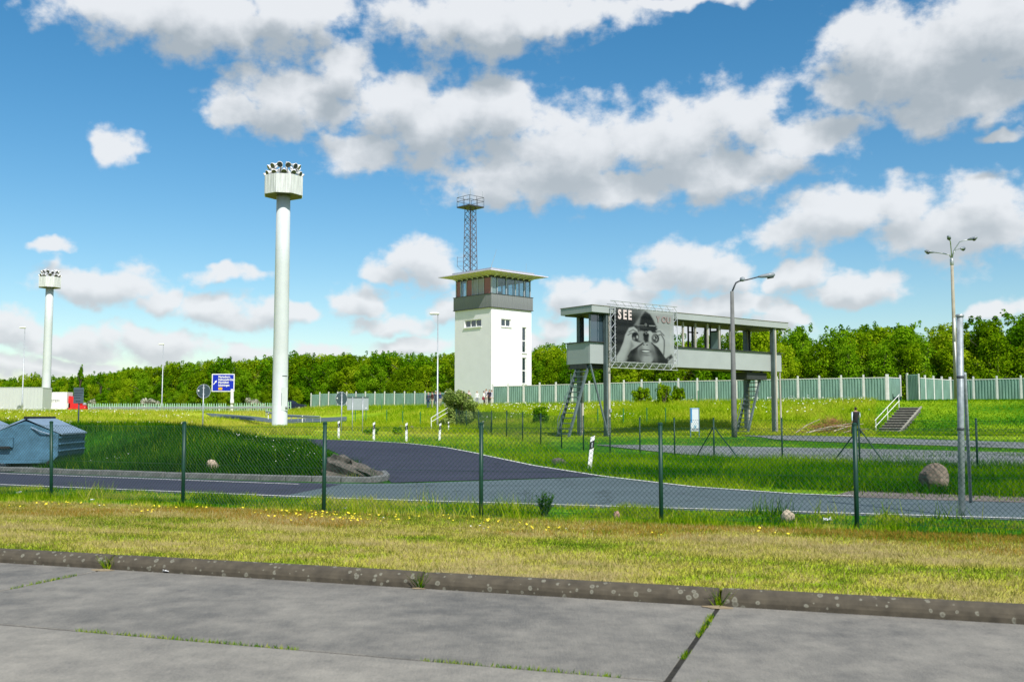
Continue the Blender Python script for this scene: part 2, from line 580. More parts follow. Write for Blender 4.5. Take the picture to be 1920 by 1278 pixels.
GRASS_STOPS = [(0.0, (.006, .040, .001)), (.22, (.034, .165, .002)), (.48, (.30, .43, .008)), (.70, (.48, .47, .055)), (1.0, (.64, .53, .22))]
def soil_mat():
    m = bpy.data.materials.new('grassy_soil'); m.use_nodes = True
    t = m.node_tree; b = t.nodes['Principled BSDF']; b.inputs['Roughness'].default_value = .95
    b.inputs['Specular IOR Level'].default_value = .1
    a = nd(t, 'ShaderNodeAttribute', attribute_name='tint')
    geo = nd(t, 'ShaderNodeNewGeometry')
    nz = nd(t, 'ShaderNodeTexNoise'); nz.inputs['Scale'].default_value = 3.5; nz.inputs['Detail'].default_value = 8
    t.links.new(geo.outputs['Position'], nz.inputs['Vector'])
    r = nd(t, 'ShaderNodeValToRGB')
    els = r.color_ramp.elements
    els[0].position, els[0].color = 0, (.007, .038, .001, 1)
    els[1].position, els[1].color = 1, (.30, .25, .11, 1)
    for p, c in GRASS_STOPS[1:-1]:
        e = els.new(p); e.color = (*c, 1)
    t.links.new(mth(t, 'ADD', a.outputs['Fac'], mth(t, 'MULTIPLY_ADD', nz.outputs['Fac'], .5, -.25)), r.inputs['Fac'])
    t.links.new(r.outputs[0], b.inputs['Base Color'])
    bp = nd(t, 'ShaderNodeBump'); bp.inputs['Distance'].default_value = .08
    t.links.new(nz.outputs['Fac'], bp.inputs['Height']); t.links.new(bp.outputs[0], b.inputs['Normal'])
    return m
SOIL = soil_mat()
gme = np_mesh('ground', gv, gf, field_tint(gv[:, 0], gv[:, 1]))
gme.materials.append(SOIL)
gme.polygons.foreach_set('use_smooth', [True] * len(gf))
struct(link('ground', gme))

# ------------------------------------------------------------------ strips draped on the ground
def resample(pts, n):
    pts = [Vector(p) for p in pts]
    d = [0]
    for a, b in zip(pts, pts[1:]):
        d.append(d[-1] + (b - a).length)
    out = []
    for k in range(n):
        s = d[-1] * k / (n - 1)
        i = max(j for j in range(len(d)) if d[j] <= s + 1e-9)
        i = min(i, len(pts) - 2)
        u = (s - d[i]) / max(d[i + 1] - d[i], 1e-9)
        out.append(pts[i].lerp(pts[i + 1], u))
    return out

def strip(name, L, R, m, dz, rows=1, flat=None, parent=None):
    b = MB()
    vs = []
    for p, q in zip(L, R):
        for j in range(rows + 1):
            c = p.lerp(q, j / rows)
            z = flat if flat is not None else hz(c.x, c.y)
            vs.append((c.x, c.y, z + dz))
    fs = []
    w = rows + 1
    for i in range(len(L) - 1):
        for j in range(rows):
            fs.append((i * w + j, i * w + j + 1, (i + 1) * w + j + 1, (i + 1) * w + j))
    b.add(vs, fs)
    o = b.build(name, m, parent)
    # make the faces look up
    me = o.data
    if me.polygons[0].normal.z < 0:
        me.flip_normals()
    return o

def asphalt(name, c1, c2, rough, sc=1.2):
    m = bpy.data.materials.new(name); m.use_nodes = True
    t = m.node_tree; b = t.nodes['Principled BSDF']; b.inputs['Roughness'].default_value = rough
    geo = nd(t, 'ShaderNodeNewGeometry')
    big = nd(t, 'ShaderNodeTexNoise'); big.inputs['Scale'].default_value = .35; big.inputs['Detail'].default_value = 5
    mp = nd(t, 'ShaderNodeMapping'); mp.inputs['Scale'].default_value = (.5, 1.6, 1); mp.inputs['Rotation'].default_value = (0, 0, .3)
    t.links.new(geo.outputs['Position'], mp.inputs[0]); t.links.new(mp.outputs[0], big.inputs['Vector'])
    fine = nd(t, 'ShaderNodeTexNoise'); fine.inputs['Scale'].default_value = 60; fine.inputs['Detail'].default_value = 3
    t.links.new(geo.outputs['Position'], fine.inputs['Vector'])
    mid = nd(t, 'ShaderNodeTexNoise'); mid.inputs['Scale'].default_value = 2.5; mid.inputs['Detail'].default_value = 8; mid.inputs['Roughness'].default_value = .65
    t.links.new(geo.outputs['Position'], mid.inputs['Vector'])
    vor = nd(t, 'ShaderNodeTexVoronoi', feature='DISTANCE_TO_EDGE'); vor.inputs['Scale'].default_value = .35
    t.links.new(vmth(t, 'MULTIPLY_ADD', mid.outputs['Color'], (1.6, 1.6, 0), geo.outputs['Position']), vor.inputs['Vector'])
    crack = mth(t, 'MULTIPLY', mth(t, 'LESS_THAN', vor.outputs['Distance'], .010), .75)
    mxn = nd(t, 'ShaderNodeMix', data_type='RGBA')
    mxn.inputs['A'].default_value = (*c1, 1); mxn.inputs['B'].default_value = (*c2, 1)
    ff = mth(t, 'ADD', mth(t, 'MULTIPLY_ADD', big.outputs['Fac'], 2.2, -.6), mth(t, 'MULTIPLY_ADD', fine.outputs['Fac'], 1.0, -.5))
    t.links.new(mth(t, 'ADD', ff, mth(t, 'MULTIPLY_ADD', mid.outputs['Fac'], 1.2, -.6), clamp=True), mxn.inputs['Factor'])
    mxc = nd(t, 'ShaderNodeMix', data_type='RGBA'); mxc.inputs['B'].default_value = (c2[0] * .35, c2[1] * .35, c2[2] * .35, 1)
    t.links.new(mxn.outputs['Result'], mxc.inputs['A']); t.links.new(crack, mxc.inputs['Factor'])
    t.links.new(mxc.outputs['Result'], b.inputs['Base Color'])
    bp = nd(t, 'ShaderNodeBump'); bp.inputs['Strength'].default_value = .5; bp.inputs['Distance'].default_value = .01
    t.links.new(fine.outputs['Fac'], bp.inputs['Height']); t.links.new(bp.outputs[0], b.inputs['Normal'])
    return m
ASPH_GREY = asphalt('worn_asphalt', (.092, .130, .142), (.066, .094, .104), .85)
ASPH_DARK = asphalt('dark_asphalt', (.030, .030, .058), (.016, .016, .038), .8)
OLD_CONC = asphalt('old_concrete', (.20, .22, .22), (.12, .135, .135), .9)
MARK = mat('road_paint', (.62, .62, .60), .7, .25, 8)
GRAVEL_M = asphalt('gravel_soil', (.20, .17, .15), (.10, .085, .075), .95)

Nn = resample([gz(-400, 897), gz(0, 912), gz(640, 938), gz(1280, 957), gz(1920, 976), gz(2300, 986)], 60)
Ff = resample([gz(-400, 868), gz(0, 885), gz(300, 896), gz(600, 906), gz(735, 907), gz(1130, 894), gz(1300, 912), gz(1500, 926), gz(1700, 934), gz(1920, 942), gz(2300, 955)], 60)
struct(strip('road', Nn, Ff, ASPH_GREY, .008, flat=0))
# darker, newer asphalt on the branch and on the left carriageway
Lb = [gz(735, 905), gz(700, 881), gz(655, 859), gp(622, 845, 30), gp(602, 838, 30), gp(582, 831, 30), gp(566, 827.5, 40)]
Rb = [gz(1130, 893.5), gz(1000, 873), gp(899, 851, 20), gp(835, 839, 20), gp(765, 831.5, 30), gp(700, 827.5, 30), gp(640, 825, 30)]
Lb += [Vector((-19, 55.6, 0)), Vector((-34, 57, 0)), Vector((-70, 66, 0))]
Rb += [Vector((-20, 61.2, 0)), Vector((-34, 62.5, 0)), Vector((-70, 71, 0))]
LbR, RbR = resample(Lb, 60), resample(Rb, 60)
struct(strip('branch_road', LbR, RbR, ASPH_DARK, .014, rows=6))
dk_n = resample([gz(-400, 896), gz(0, 911), gz(520, 932)], 20)
dk_f = resample([gz(-400, 869), gz(0, 886), gz(300, 897), gz(640, 908)], 20)
struct(strip('left_carriageway', dk_n, dk_f, ASPH_DARK, .013, flat=0))

def line_strip(name, pts, w, dz, n=60, flat=None):
    pts = resample(pts, n)
    L, R = [], []
    for i, p in enumerate(pts):
        d = (pts[min(i + 1, n - 1)] - pts[max(i - 1, 0)]); d.z = 0; d.normalize()
        nn = Vector((-d.y, d.x, 0)) * w / 2
        L.append(p - nn); R.append(p + nn)
    return strip(name, L, R, MARK, dz, flat=flat)
struct(line_strip('near_edge_line', [gz(-400, 893.5), gz(0, 909), gz(640, 935), gz(1280, 954), gz(1920, 973), gz(2300, 983)], .12, .02, flat=0))
struct(line_strip('far_edge_line', [Vector((p.x, p.y, 0)) for p in reversed(Rb[:7])] + [gz(1300, 913.5), gz(1500, 927.5), gz(1610, 931)], .13, .024))
struct(line_strip('island_edge_line', [gz(-400, 872), gz(0, 888), gz(300, 899), gz(560, 908.5)], .10, .02, flat=0))

# ------------------------------------------------------------------ old concrete lanes on the right, gravel shoulder, motorway
def lane(name, near, far, m, dz=.03):
    return struct(strip(name, resample([gp(*p, 20) for p in near], 30), resample([gp(*p, 20) for p in far], 30), m, dz, rows=4))
lane('concrete_lane', [(1120, 835), (1220, 846), (1400, 860), (1650, 872), (1960, 884)], [(1120, 834.2), (1220, 834.5), (1400, 838), (1650, 842.5), (1960, 850)], OLD_CONC)
lane('far_concrete_lane', [(1380, 816), (1460, 825), (1560, 829), (1700, 834), (1960, 843)], [(1380, 815.5), (1460, 816), (1560, 818), (1700, 823), (1960, 831)], OLD_CONC)
struct(strip('gravel_shoulder', resample([gz(1560, 931), gz(1750, 938), gz(1960, 944)], 12), resample([gz(1600, 919), gz(1760, 921), gz(1960, 927)], 12), GRAVEL_M, .016, flat=0))
struct(strip('footpath', resample([gx(735, 74), gx(800, 72.5), gx(870, 71), gx(1000, 69)], 24), resample([gx(735, 77.5), gx(800, 76), gx(870, 74), gx(1000, 71.5)], 24), OLD_CONC, .04, rows=2))
struct(strip('slip_road', resample([gx(395, 119), gx(480, 117), gx(560, 112), gx(650, 106)], 24), resample([gx(385, 127), gx(480, 125), gx(560, 120), gx(650, 113)], 24), ASPH_GREY, .05, rows=4))
struct(strip('motorway', resample([Vector((-190, 146, 0)), Vector((-90, 150, 0)), Vector((-20, 152, 0))], 24), resample([Vector((-190, 212, 0)), Vector((-90, 154, 0)), Vector((-20, 156, 0))], 24), ASPH_GREY, .06, rows=6))
struct(strip('container_pad', resample([Vector((-22, 29.5, 0)), Vector((-13.9, 29.3, 0))], 4), resample([Vector((-24, 37.5, 0)), Vector((-15.6, 36.6, 0))], 4), OLD_CONC, .035, rows=3))

# ------------------------------------------------------------------ front pavement of concrete slabs, its kerb, the lawn
def slab_mat():
    m = bpy.data.materials.new('weathered_slab_concrete'); m.use_nodes = True
    t = m.node_tree; b = t.nodes['Principled BSDF']; b.inputs['Roughness'].default_value = .88
    geo = nd(t, 'ShaderNodeNewGeometry')
    oi = nd(t, 'ShaderNodeObjectInfo')
    def noise(sc, det, mapping=None, ro=.6):
        n = nd(t, 'ShaderNodeTexNoise'); n.inputs['Scale'].default_value = sc; n.inputs['Detail'].default_value = det; n.inputs['Roughness'].default_value = ro
        if mapping:
            mp = nd(t, 'ShaderNodeMapping'); mp.inputs['Scale'].default_value = mapping; mp.inputs['Rotation'].default_value = (0, 0, 1.25)
            t.links.new(geo.outputs['Position'], mp.inputs[0]); t.links.new(mp.outputs[0], n.inputs['Vector'])
        else:
            t.links.new(geo.outputs['Position'], n.inputs['Vector'])
        return n.outputs['Fac']
    big, mid, brush, fine = noise(.6, 6), noise(3.0, 10, None, .68), noise(4.0, 7, (16, 2.0, 1), .7), noise(70, 5)
    f = mth(t, 'ADD', mth(t, 'MULTIPLY_ADD', big, 1.2, -.6), mth(t, 'MULTIPLY_ADD', mid, 1.5, -.75))
    f = mth(t, 'ADD', f, mth(t, 'MULTIPLY_ADD', brush, .55, -.275))
    f = mth(t, 'ADD', f, mth(t, 'MULTIPLY_ADD', fine, 1.1, -.55))
    f = mth(t, 'ADD', f, oi.outputs['Alpha'], clamp=True)
    mxn = nd(t, 'ShaderNodeMix', data_type='RGBA')
    mxn.inputs['A'].default_value = (.105, .102, .092, 1); mxn.inputs['B'].default_value = (.315, .292, .245, 1)
    t.links.new(f, mxn.inputs['Factor'])
    t.links.new(mxn.outputs['Result'], b.inputs['Base Color'])
    bp = nd(t, 'ShaderNodeBump'); bp.inputs['Strength'].default_value = .45; bp.inputs['Distance'].default_value = .012
    t.links.new(mth(t, 'ADD', brush, fine), bp.inputs['Height']); t.links.new(bp.outputs[0], b.inputs['Normal'])
    return m
SLAB = slab_mat()
def kerb_mat(name, base, lich):
    m = bpy.data.materials.new(name); m.use_nodes = True
    t = m.node_tree; b = t.nodes['Principled BSDF']; b.inputs['Roughness'].default_value = .92
    geo = nd(t, 'ShaderNodeNewGeometry')
    nz = nd(t, 'ShaderNodeTexNoise'); nz.inputs['Scale'].default_value = 9; nz.inputs['Detail'].default_value = 8
    t.links.new(geo.outputs['Position'], nz.inputs['Vector'])
    vo = nd(t, 'ShaderNodeTexVoronoi', feature='F1'); vo.inputs['Scale'].default_value = 15.0; vo.inputs['Randomness'].default_value = 1
    warp = vmth(t, 'MULTIPLY_ADD', nz.outputs['Color'], (.03, .03, .03), geo.outputs['Position'])
    t.links.new(warp, vo.inputs['Vector'])
    sepc = nd(t, 'ShaderNodeSeparateColor'); t.links.new(vo.outputs['Color'], sepc.inputs[0])
    rad = mth(t, 'MULTIPLY_ADD', sepc.outputs[0], .58, -.14)
    spot = mth(t, 'LESS_THAN', vo.outputs['Distance'], rad)
    core = mth(t, 'LESS_THAN', vo.outputs['Distance'], mth(t, 'MULTIPLY', rad, .55))
    mx1 = nd(t, 'ShaderNodeMix', data_type='RGBA')
    mx1.inputs['A'].default_value = (*base, 1); mx1.inputs['B'].default_value = tuple(c * .5 for c in base) + (1,)
    t.links.new(mth(t, 'MULTIPLY_ADD', nz.outputs['Fac'], 2, -.5, clamp=True), mx1.inputs['Factor'])
    mx2 = nd(t, 'ShaderNodeMix', data_type='RGBA'); mx2.inputs['B'].default_value = (*lich, 1)
    t.links.new(mx1.outputs['Result'], mx2.inputs['A'])
    t.links.new(mth(t, 'MULTIPLY', mth(t, 'SUBTRACT', spot, mth(t, 'MULTIPLY', core, .45)), .42), mx2.inputs['Factor'])
    t.links.new(mx2.outputs['Result'], b.inputs['Base Color'])
    bp = nd(t, 'ShaderNodeBump'); bp.inputs['Strength'].default_value = .6; bp.inputs['Distance'].default_value = .015
    t.links.new(nz.outputs['Fac'], bp.inputs['Height']); t.links.new(bp.outputs[0], b.inputs['Normal'])
    return m
KERB = kerb_mat('lichened_kerb', (.098, .082, .056), (.33, .33, .26))
KERB_PLAIN = mat('grey_kerb_stone', (.15, .155, .15), .9, .25, 6, bump=.4)
DIRT = mat('joint_dirt', (.022, .019, .013), .98, .5, 12, bump=.5)
SAND = mat('washed_in_sand', (.27, .21, .125), .98, .25, 18, bump=.5)

KANG = math.atan2(KE.y, KE.x)
jl = gz(215, 1063, -.11)
SL = abs((jl - KO).dot(KE))
RW = 2.78
pav = struct(MB().add([kpt(-4 * SL, -.0, -.119), kpt(-4 * SL, -4 * RW, -.119), kpt(4 * SL, -4 * RW, -.119), kpt(4 * SL, 0, -.119)], [(0, 1, 2, 3)]).build('pavement', DIRT))
for r in range(4):
    for i in range(-3, 3):
        w, d = SL - .028, RW - .036
        b = MB().bevbox((0, 0, 0), (w, d, .2), .012)
        o = b.build('slab', SLAB, pav)
        c = kpt((i + .5) * SL + (.0 if r == 0 else random.uniform(-.02, .02)), -(r + .5) * RW, -.21 + random.uniform(-.004, .004))
        o.color = (1, 1, 1, random.uniform(.36, .46) if r == 0 else random.uniform(.62, .78))
        o.location = c
        o.rotation_euler = (random.uniform(-.0012, .0012), random.uniform(-.0008, .0008), KANG + random.uniform(-.001, .001))

kerb = struct(MB().add([kpt(-30, -.02, -.2), kpt(30, -.02, -.2), kpt(30, .2, -.2), kpt(-30, .2, -.2)], [(0, 1, 2, 3)]).build('kerb', DIRT))
prof = [(-.0, -.24), (.0, -.075), (.012, -.04), (.04, -.005), (.085, .022), (.13, .032), (.175, .024), (.2, .0), (.21, -.24)]
jk = [(gz(x, y, -.11) - KO).dot(KE) for x, y in ((0, 1048), (215, 1063), (790, 1100), (1345, 1140))]
kst = [jk[0] - 6.4, jk[0] - 3.2, jk[0], jk[1], jk[2], jk[3], jk[3] + 3.25, jk[3] + 6.5, jk[3] + 9.7]
for a0, a1 in zip(kst, kst[1:]):
    L_ = a1 - a0 - .035
    nseg = 14
    b = MB(); vs = []; fs = []
    n_ = len(prof)
    for k in range(nseg + 1):
        x = -L_ / 2 + L_ * k / nseg
        e = min(k, nseg - k)
        sh = .88 if e == 0 else 1.0
        for q, (py, pz) in enumerate(prof):
            j = random.uniform(-.003, .003)
            vs.append((x, .1 + (py - .1) * sh + j, pz * sh if pz > -.1 else pz + (0 if e else .0)))
    for k in range(nseg):
        for q in range(n_ - 1):
            fs.append((k * n_ + q, k * n_ + q + 1, (k + 1) * n_ + q + 1, (k + 1) * n_ + q))
    fs.append(tuple(range(n_))); fs.append(tuple(reversed(range(nseg * n_, nseg * n_ + n_))))
    b.add(vs, [tuple(reversed(f)) for f in fs])
    o = b.build('kerb_stone', KERB, kerb, smooth=False)
    o.location = kpt((a0 + a1) / 2, 0, random.uniform(-.006, .006))
    o.rotation_euler = (0, 0, KANG + random.uniform(-.003, .003))

# small fans of sand washed out of the kerb joints
for s_, sc_ in ((jk[1], .5), (jk[2], .25), (jk[3], .5)):
    b = MB()
    ring = [(sc_ * .26 * math.cos(t) * (1 + .35 * random.random()), sc_ * (-.13 + .11 * math.sin(t)) * (1 + .4 * random.random())) for t in np.linspace(0, 2 * math.pi, 18)[:-1]]
    c = kpt(s_, -.05, -.100)
    vs = [c] + [kpt(s_ + x, y - .02, -.1085) for x, y in ring]
    b.add(vs, [(0, i + 1, (i + 1) % len(ring) + 1) for i in range(len(ring))])
    struct(b.build('sand_fan', SAND), 'stuff', 'pale sand washed out of a joint in the front kerb')

lawn_n = [kpt(s, .17) for s in np.linspace(-22, 14, 90)]
lawn_f = [kpt(s, 5.7) for s in np.linspace(-22, 14, 90)]
lme_b = strip('lawn', lawn_n, lawn_f, SOIL, .004, rows=14, flat=0)
lv = np.array([v.co[:] for v in lme_b.data.vertices])
def lawn_tint(X, Y):
    n = (X - KO.x) * KN.x + (Y - KO.y) * KN.y
    s = (X - KO.x) * KE.x + (Y - KO.y) * KE.y
    t = .70 + .55 * (vnoise(s * .45, n * 2.2, 1.1, 5) - .5) + .30 * (vnoise(s, n * 1.3, 1.7, 17) - .5) + .45 * (vnoise(s, n * 2, .35, 2) - .5)
    t = t - .10 * np.clip((n - 3.4) / 1.5, 0, 1) + .16 * np.clip((.6 - n) / .5, 0, 1) - .06 * np.clip(s / 4, 0, 1)
    return np.clip(t, .05, 1)
la = lme_b.data.attributes.new('tint', 'FLOAT', 'POINT')
la.data.foreach_set('value', (lawn_tint(lv[:, 0], lv[:, 1])).astype(np.float32))
struct(lme_b)

# island kerb: separate stones along the traffic island
ik = struct(MB().add([Vector((p.x, p.y, .003)) + o_ for p, o_ in ((gz(-300, 872), Vector((0, .1, 0))), (gz(735, 906), Vector((-.2, .1, 0))), (gz(735, 906), Vector((-.3, .4, 0))), (gz(-300, 872), Vector((0, .4, 0))))], [(0, 1, 2, 3)]).build('island_kerb', DIRT))
ipts = resample([gz(-330, 869), gz(0, 884), gz(300, 894.5), gz(600, 903.5), gz(700, 904.5), gz(726, 900), gz(718, 891)], 34)
for p, q in zip(ipts, ipts[1:]):
    d = q - p
    b = MB().bevbox((0, 0, 0), (d.length - .02, .16, .26), .02)
    o = b.build('kerb_stone', KERB_PLAIN, ik)
    o.location = (p + q) / 2 + Vector((0, .12, .01 + random.uniform(-.008, .008)))
    o.rotation_euler = (0, 0, math.atan2(d.y, d.x))

# ================================================================== GRASS
def blades(name, X, Y, Z, h, w, lean, tint, m, label, cat='grass'):
    n = len(X)
    az_ = RNG.uniform(0, 2 * np.pi, n)
    ux, uy = np.cos(az_), np.sin(az_)
    la_ = RNG.uniform(0, 2 * np.pi, n); lm = lean * h * RNG.uniform(.3, 1.3, n)
    v = np.empty((n, 3, 3))
    v[:, 0] = np.stack([X - ux * w / 2, Y - uy * w / 2, Z - .01], 1)
    v[:, 1] = np.stack([X + ux * w / 2, Y + uy * w / 2, Z - .01], 1)
    v[:, 2] = np.stack([X + np.cos(la_) * lm, Y + np.sin(la_) * lm, Z + h], 1)
    me = np_mesh(name, v.reshape(-1, 3), np.arange(n * 3).reshape(-1, 3), np.repeat(tint, 3))
    me.materials.append(m)
    return struct(link(name, me), 'stuff', label, cat)
GRASS = ramp_mat('grass_blades', GRASS_STOPS, transl=.42)

def ks(n, s0, s1, n0, n1):
    s = RNG.uniform(s0, s1, n); q = RNG.uniform(n0, n1, n)
    return KO.x + KE.x * s + KN.x * q, KO.y + KE.y * s + KN.y * q, s, q

# mown lawn
N = 260000
X, Y, s, q = ks(N, -14, 9, .14, 5.75)
LAWN = ramp_mat('lawn_blades', [(0, (.018, .058, .005)), (.25, (.055, .125, .010)), (.5, (.19, .205, .025)), (.75, (.34, .29, .085)), (1, (.54, .44, .22))], transl=.35)
lt = lawn_tint(X, Y) + RNG.normal(0, .20, N)
blades('lawn_grass', X, Y, np.zeros(N), RNG.uniform(.018, .065, N), RNG.uniform(.006, .013, N), .9, np.clip(lt, 0, 1), LAWN, 'short mown half-dry lawn between front kerb and fence')
# brownish moss / sorrel patches towards the fence
SORREL = ramp_mat('sorrel_blades', [(0, (.22, .17, .02)), (.5, (.33, .22, .03)), (1, (.40, .19, .04))], transl=.25)
N = 60000
X, Y, s, q = ks(N, -14, 9, 3.6, 5.7)
k = (vnoise(s, q * 2, 1.6, 12) + .25 * (q - 3.6) / 2 + .22 * np.clip((s + 2) / 6, 0, 1) + RNG.normal(0, .16, N)) > .74
X, Y = X[k], Y[k]; n_ = len(X)
blades('sorrel', X, Y, np.zeros(n_), RNG.uniform(.03, .07, n_), RNG.uniform(.008, .016, n_), .8, RNG.random(n_), SORREL, 'reddish brown low sorrel among the lawn near the fence', 'ground cover')

# weeds along the fence foot and the near road verge
N = 90000
X, Y, s, q = ks(N, -17, 11, 5.45, 8.6)
ed = np.array([[p.x, p.y] for p in Nn])
road_y = np.interp(X, ed[:, 0], ed[:, 1])
tuft = vnoise(s * 1.3, q, .55, 4)
k = (Y < road_y - .02 + RNG.normal(0, .07, N)) & (RNG.random(N) < np.clip(tuft * 1.7 - .25, .12, 1))
X, Y, s, q, tuft = X[k], Y[k], s[k], q[k], tuft[k]; n_ = len(X)
hh = RNG.uniform(.03, .11, n_) + .14 * np.clip(tuft - .55, 0, 1) * RNG.random(n_) * 2
tall = (vnoise(s, q, 1.3, 20) > .74)
hh = np.where(tall & (RNG.random(n_) < .16), hh + RNG.uniform(.1, .34, n_), hh)
blades('verge_weeds', X, Y, hgt(X, Y), hh, RNG.uniform(.008, .02, n_), .5, np.clip(.44 + .6 * (vnoise(s, q, .9, 7) - .5) + RNG.normal(0, .15, n_), 0, 1), GRASS, 'unmown weeds and grass along the foot of the front fence', 'weeds')

def scatter_px(n, a0, a1, y0, y1):
    """even in the eye: a = X/Y, density falls with distance"""
    a = RNG.uniform(a0, a1, n)
    u = RNG.random(n)
    Yv = 1 / (1 / y0 + u * (1 / y1 - 1 / y0))
    return a * Yv, Yv

# lush dark grass on the island mound
N = 150000
X, Y = scatter_px(N, -.56, -.08, 24, 56)
isl = (X < np.interp(Y, [24.3, 46.8, 56], [-3.2, -9.0, -11.8])) & (((X - MT.x) * _md.y + (Y - MT.y) * (-_md.x)) > .35)
isl &= ~((X < -14.3) & (X > -26) & (Y < 37.0)) & (Y < 54)
X, Y = X[isl], Y[isl]; n_ = len(X)
blades('mound_grass', X, Y, hgt(X, Y), RNG.uniform(.08, .36, n_) + .95 * np.clip(vnoise(X, Y, 1.1, 27) - .55, 0, 1) * RNG.random(n_), RNG.uniform(.012, .028, n_), .5, np.clip(.09 + .25 * (RNG.random(n_) < .08) + .3 * (vnoise(X, Y, 2.5, 1) - .5) + RNG.normal(0, .09, n_), 0, 1), GRASS, 'lush dark green grass covering the traffic island mound')
X = RNG.normal(-4.4, 1.05, 3000); Y = RNG.normal(24.95, .35, 3000)
k = (X < -3.9) & (((X - MT.x) * _md.y + (Y - MT.y) * (-_md.x)) > .16)
X, Y = X[k], Y[k]; n_ = len(X)
blades('island_tip_grass', X, Y, hgt(X, Y), RNG.uniform(.05, .30, n_), RNG.uniform(.010, .022, n_), .6, np.clip(RNG.normal(.36, .18, n_), 0, 1), GRASS, 'ragged weeds around the big boulder on the island tip', 'weeds')

# bright tall grass between the road and the second fence
N = 190000
X, Y = scatter_px(N, -.20, .62, 19, 72)
ed2 = np.array([[p.x, p.y] for p in reversed(Rb[:7])] + [list(gz(x, y)[:2]) for x, y in ((1300, 912), (1500, 926), (1700, 934), (1960, 944), (2300, 956))])
def far_edge_y(X):
    return np.interp(X, ed2[:, 0], ed2[:, 1])
k = (Y > far_edge_y(X) + RNG.normal(.10, .10, N)) & ~((X > 5.5) & (Y < far_edge_y(X) + 1.4) & (X < 12) & (RNG.random(N) < .93))
def in_lane(X, Y, pts, w):
    d = np.full(len(X), 1e9)
    for p, q in zip(pts, pts[1:]):
        vx, vy = q.x - p.x, q.y - p.y
        L2 = vx * vx + vy * vy
        t = np.clip(((X - p.x) * vx + (Y - p.y) * vy) / L2, 0, 1)
        d = np.minimum(d, np.hypot(X - p.x - t * vx, Y - p.y - t * vy))
    return d < w
LANE1 = [gp(*p, 20) for p in ((1185, 838), (1400, 849), (1650, 857), (1960, 867))]
LANE2 = [gp(*p, 20) for p in ((1440, 821), (1560, 823.5), (1700, 828.5), (1960, 837))]
FOOT = [gx(735, 75.7), gx(800, 74.2), gx(870, 72.5), gx(1000, 70.2)]
keepl = RNG.random(N) < np.where(vnoise(X, Y, 1.8, 44) > .6, .30, .05)
k &= (~in_lane(X, Y, LANE1, 4.4) | keepl) & (~in_lane(X, Y, LANE2, 2.6) | keepl) & ~in_lane(X, Y, FOOT, 1.5)
X, Y = X[k], Y[k]; n_ = len(X)
tt = np.clip(.25 + .012 * np.clip(Y - 30, 0, 40) * (X < 14) + .32 * (vnoise(X, Y, 2.2, 6) - .5) + RNG.normal(0, .08, n_), 0, 1)
edge = np.clip(1 - (Y - far_edge_y(X)) / 1.2, 0, 1)
blades('roadside_grass', X, Y, hgt(X, Y), (RNG.uniform(.06, .30, n_) + .5 * np.clip(vnoise(X, Y, 1.4, 37) - .55, 0, 1) * RNG.random(n_)) * (1 - .65 * edge) * np.where((X > 2) & (Y > 41), .38, 1.0), RNG.uniform(.012, .028, n_), .8, np.clip(tt + .2 * edge, 0, 1), GRASS, 'bright green uncut grass between the road bend and the second fence')

# meadow on the bank below the metal wall
N = 230000
X, Y = scatter_px(N, -.24, .62, 62, 150)
k = (Y > np.interp(X / Y, A_, Y0_) - 8) & (Y < np.interp(X / Y, A_, Y1_) + 4)
k &= ~in_lane(X, Y, FOOT, 1.6) & ~in_lane(X, Y, LANE2, 2.8)
SLIP = [gx(390, 123), gx(480, 121), gx(560, 116), gx(650, 109.5)]
k &= ~in_lane(X, Y, SLIP, 4.2)
X, Y = X[k], Y[k]; n_ = len(X)
rb = (X / Y > .365)
tt = np.where(rb, .33, .49) + .3 * (vnoise(X, Y, 3.5, 8) - .5) + RNG.normal(0, .08, n_)
blades('meadow_grass', X, Y, hgt(X, Y), np.where(rb | (Y < 74) & (X > 0), RNG.uniform(.06, .2, n_), RNG.uniform(.15, .5, n_)), RNG.uniform(.03, .07, n_), 1.0, np.clip(tt, 0, 1), GRASS, 'sunlit yellow-green meadow on the bank below the metal wall')
# rough pale grass on the left towards the motorway
N = 100000
X, Y = scatter_px(N, -.62, -.20, 58, 150)
k = ~in_lane(X, Y, SLIP, 4.2) & (Y < 149 + .3 * np.clip(-X - 60, 0, 100)) & ((Y > 64) | (X > -10))
X, Y = X[k], Y[k]; n_ = len(X)
tt = .60 + .3 * (vnoise(X, Y, 4, 15) - .5) + RNG.normal(0, .1, n_)
blades('rough_grass', X, Y, hgt(X, Y), RNG.uniform(.15, .5, n_), RNG.uniform(.035, .08, n_), 1.0, np.clip(tt, 0, 1), GRASS, 'pale rough grass between the island mound and the motorway')
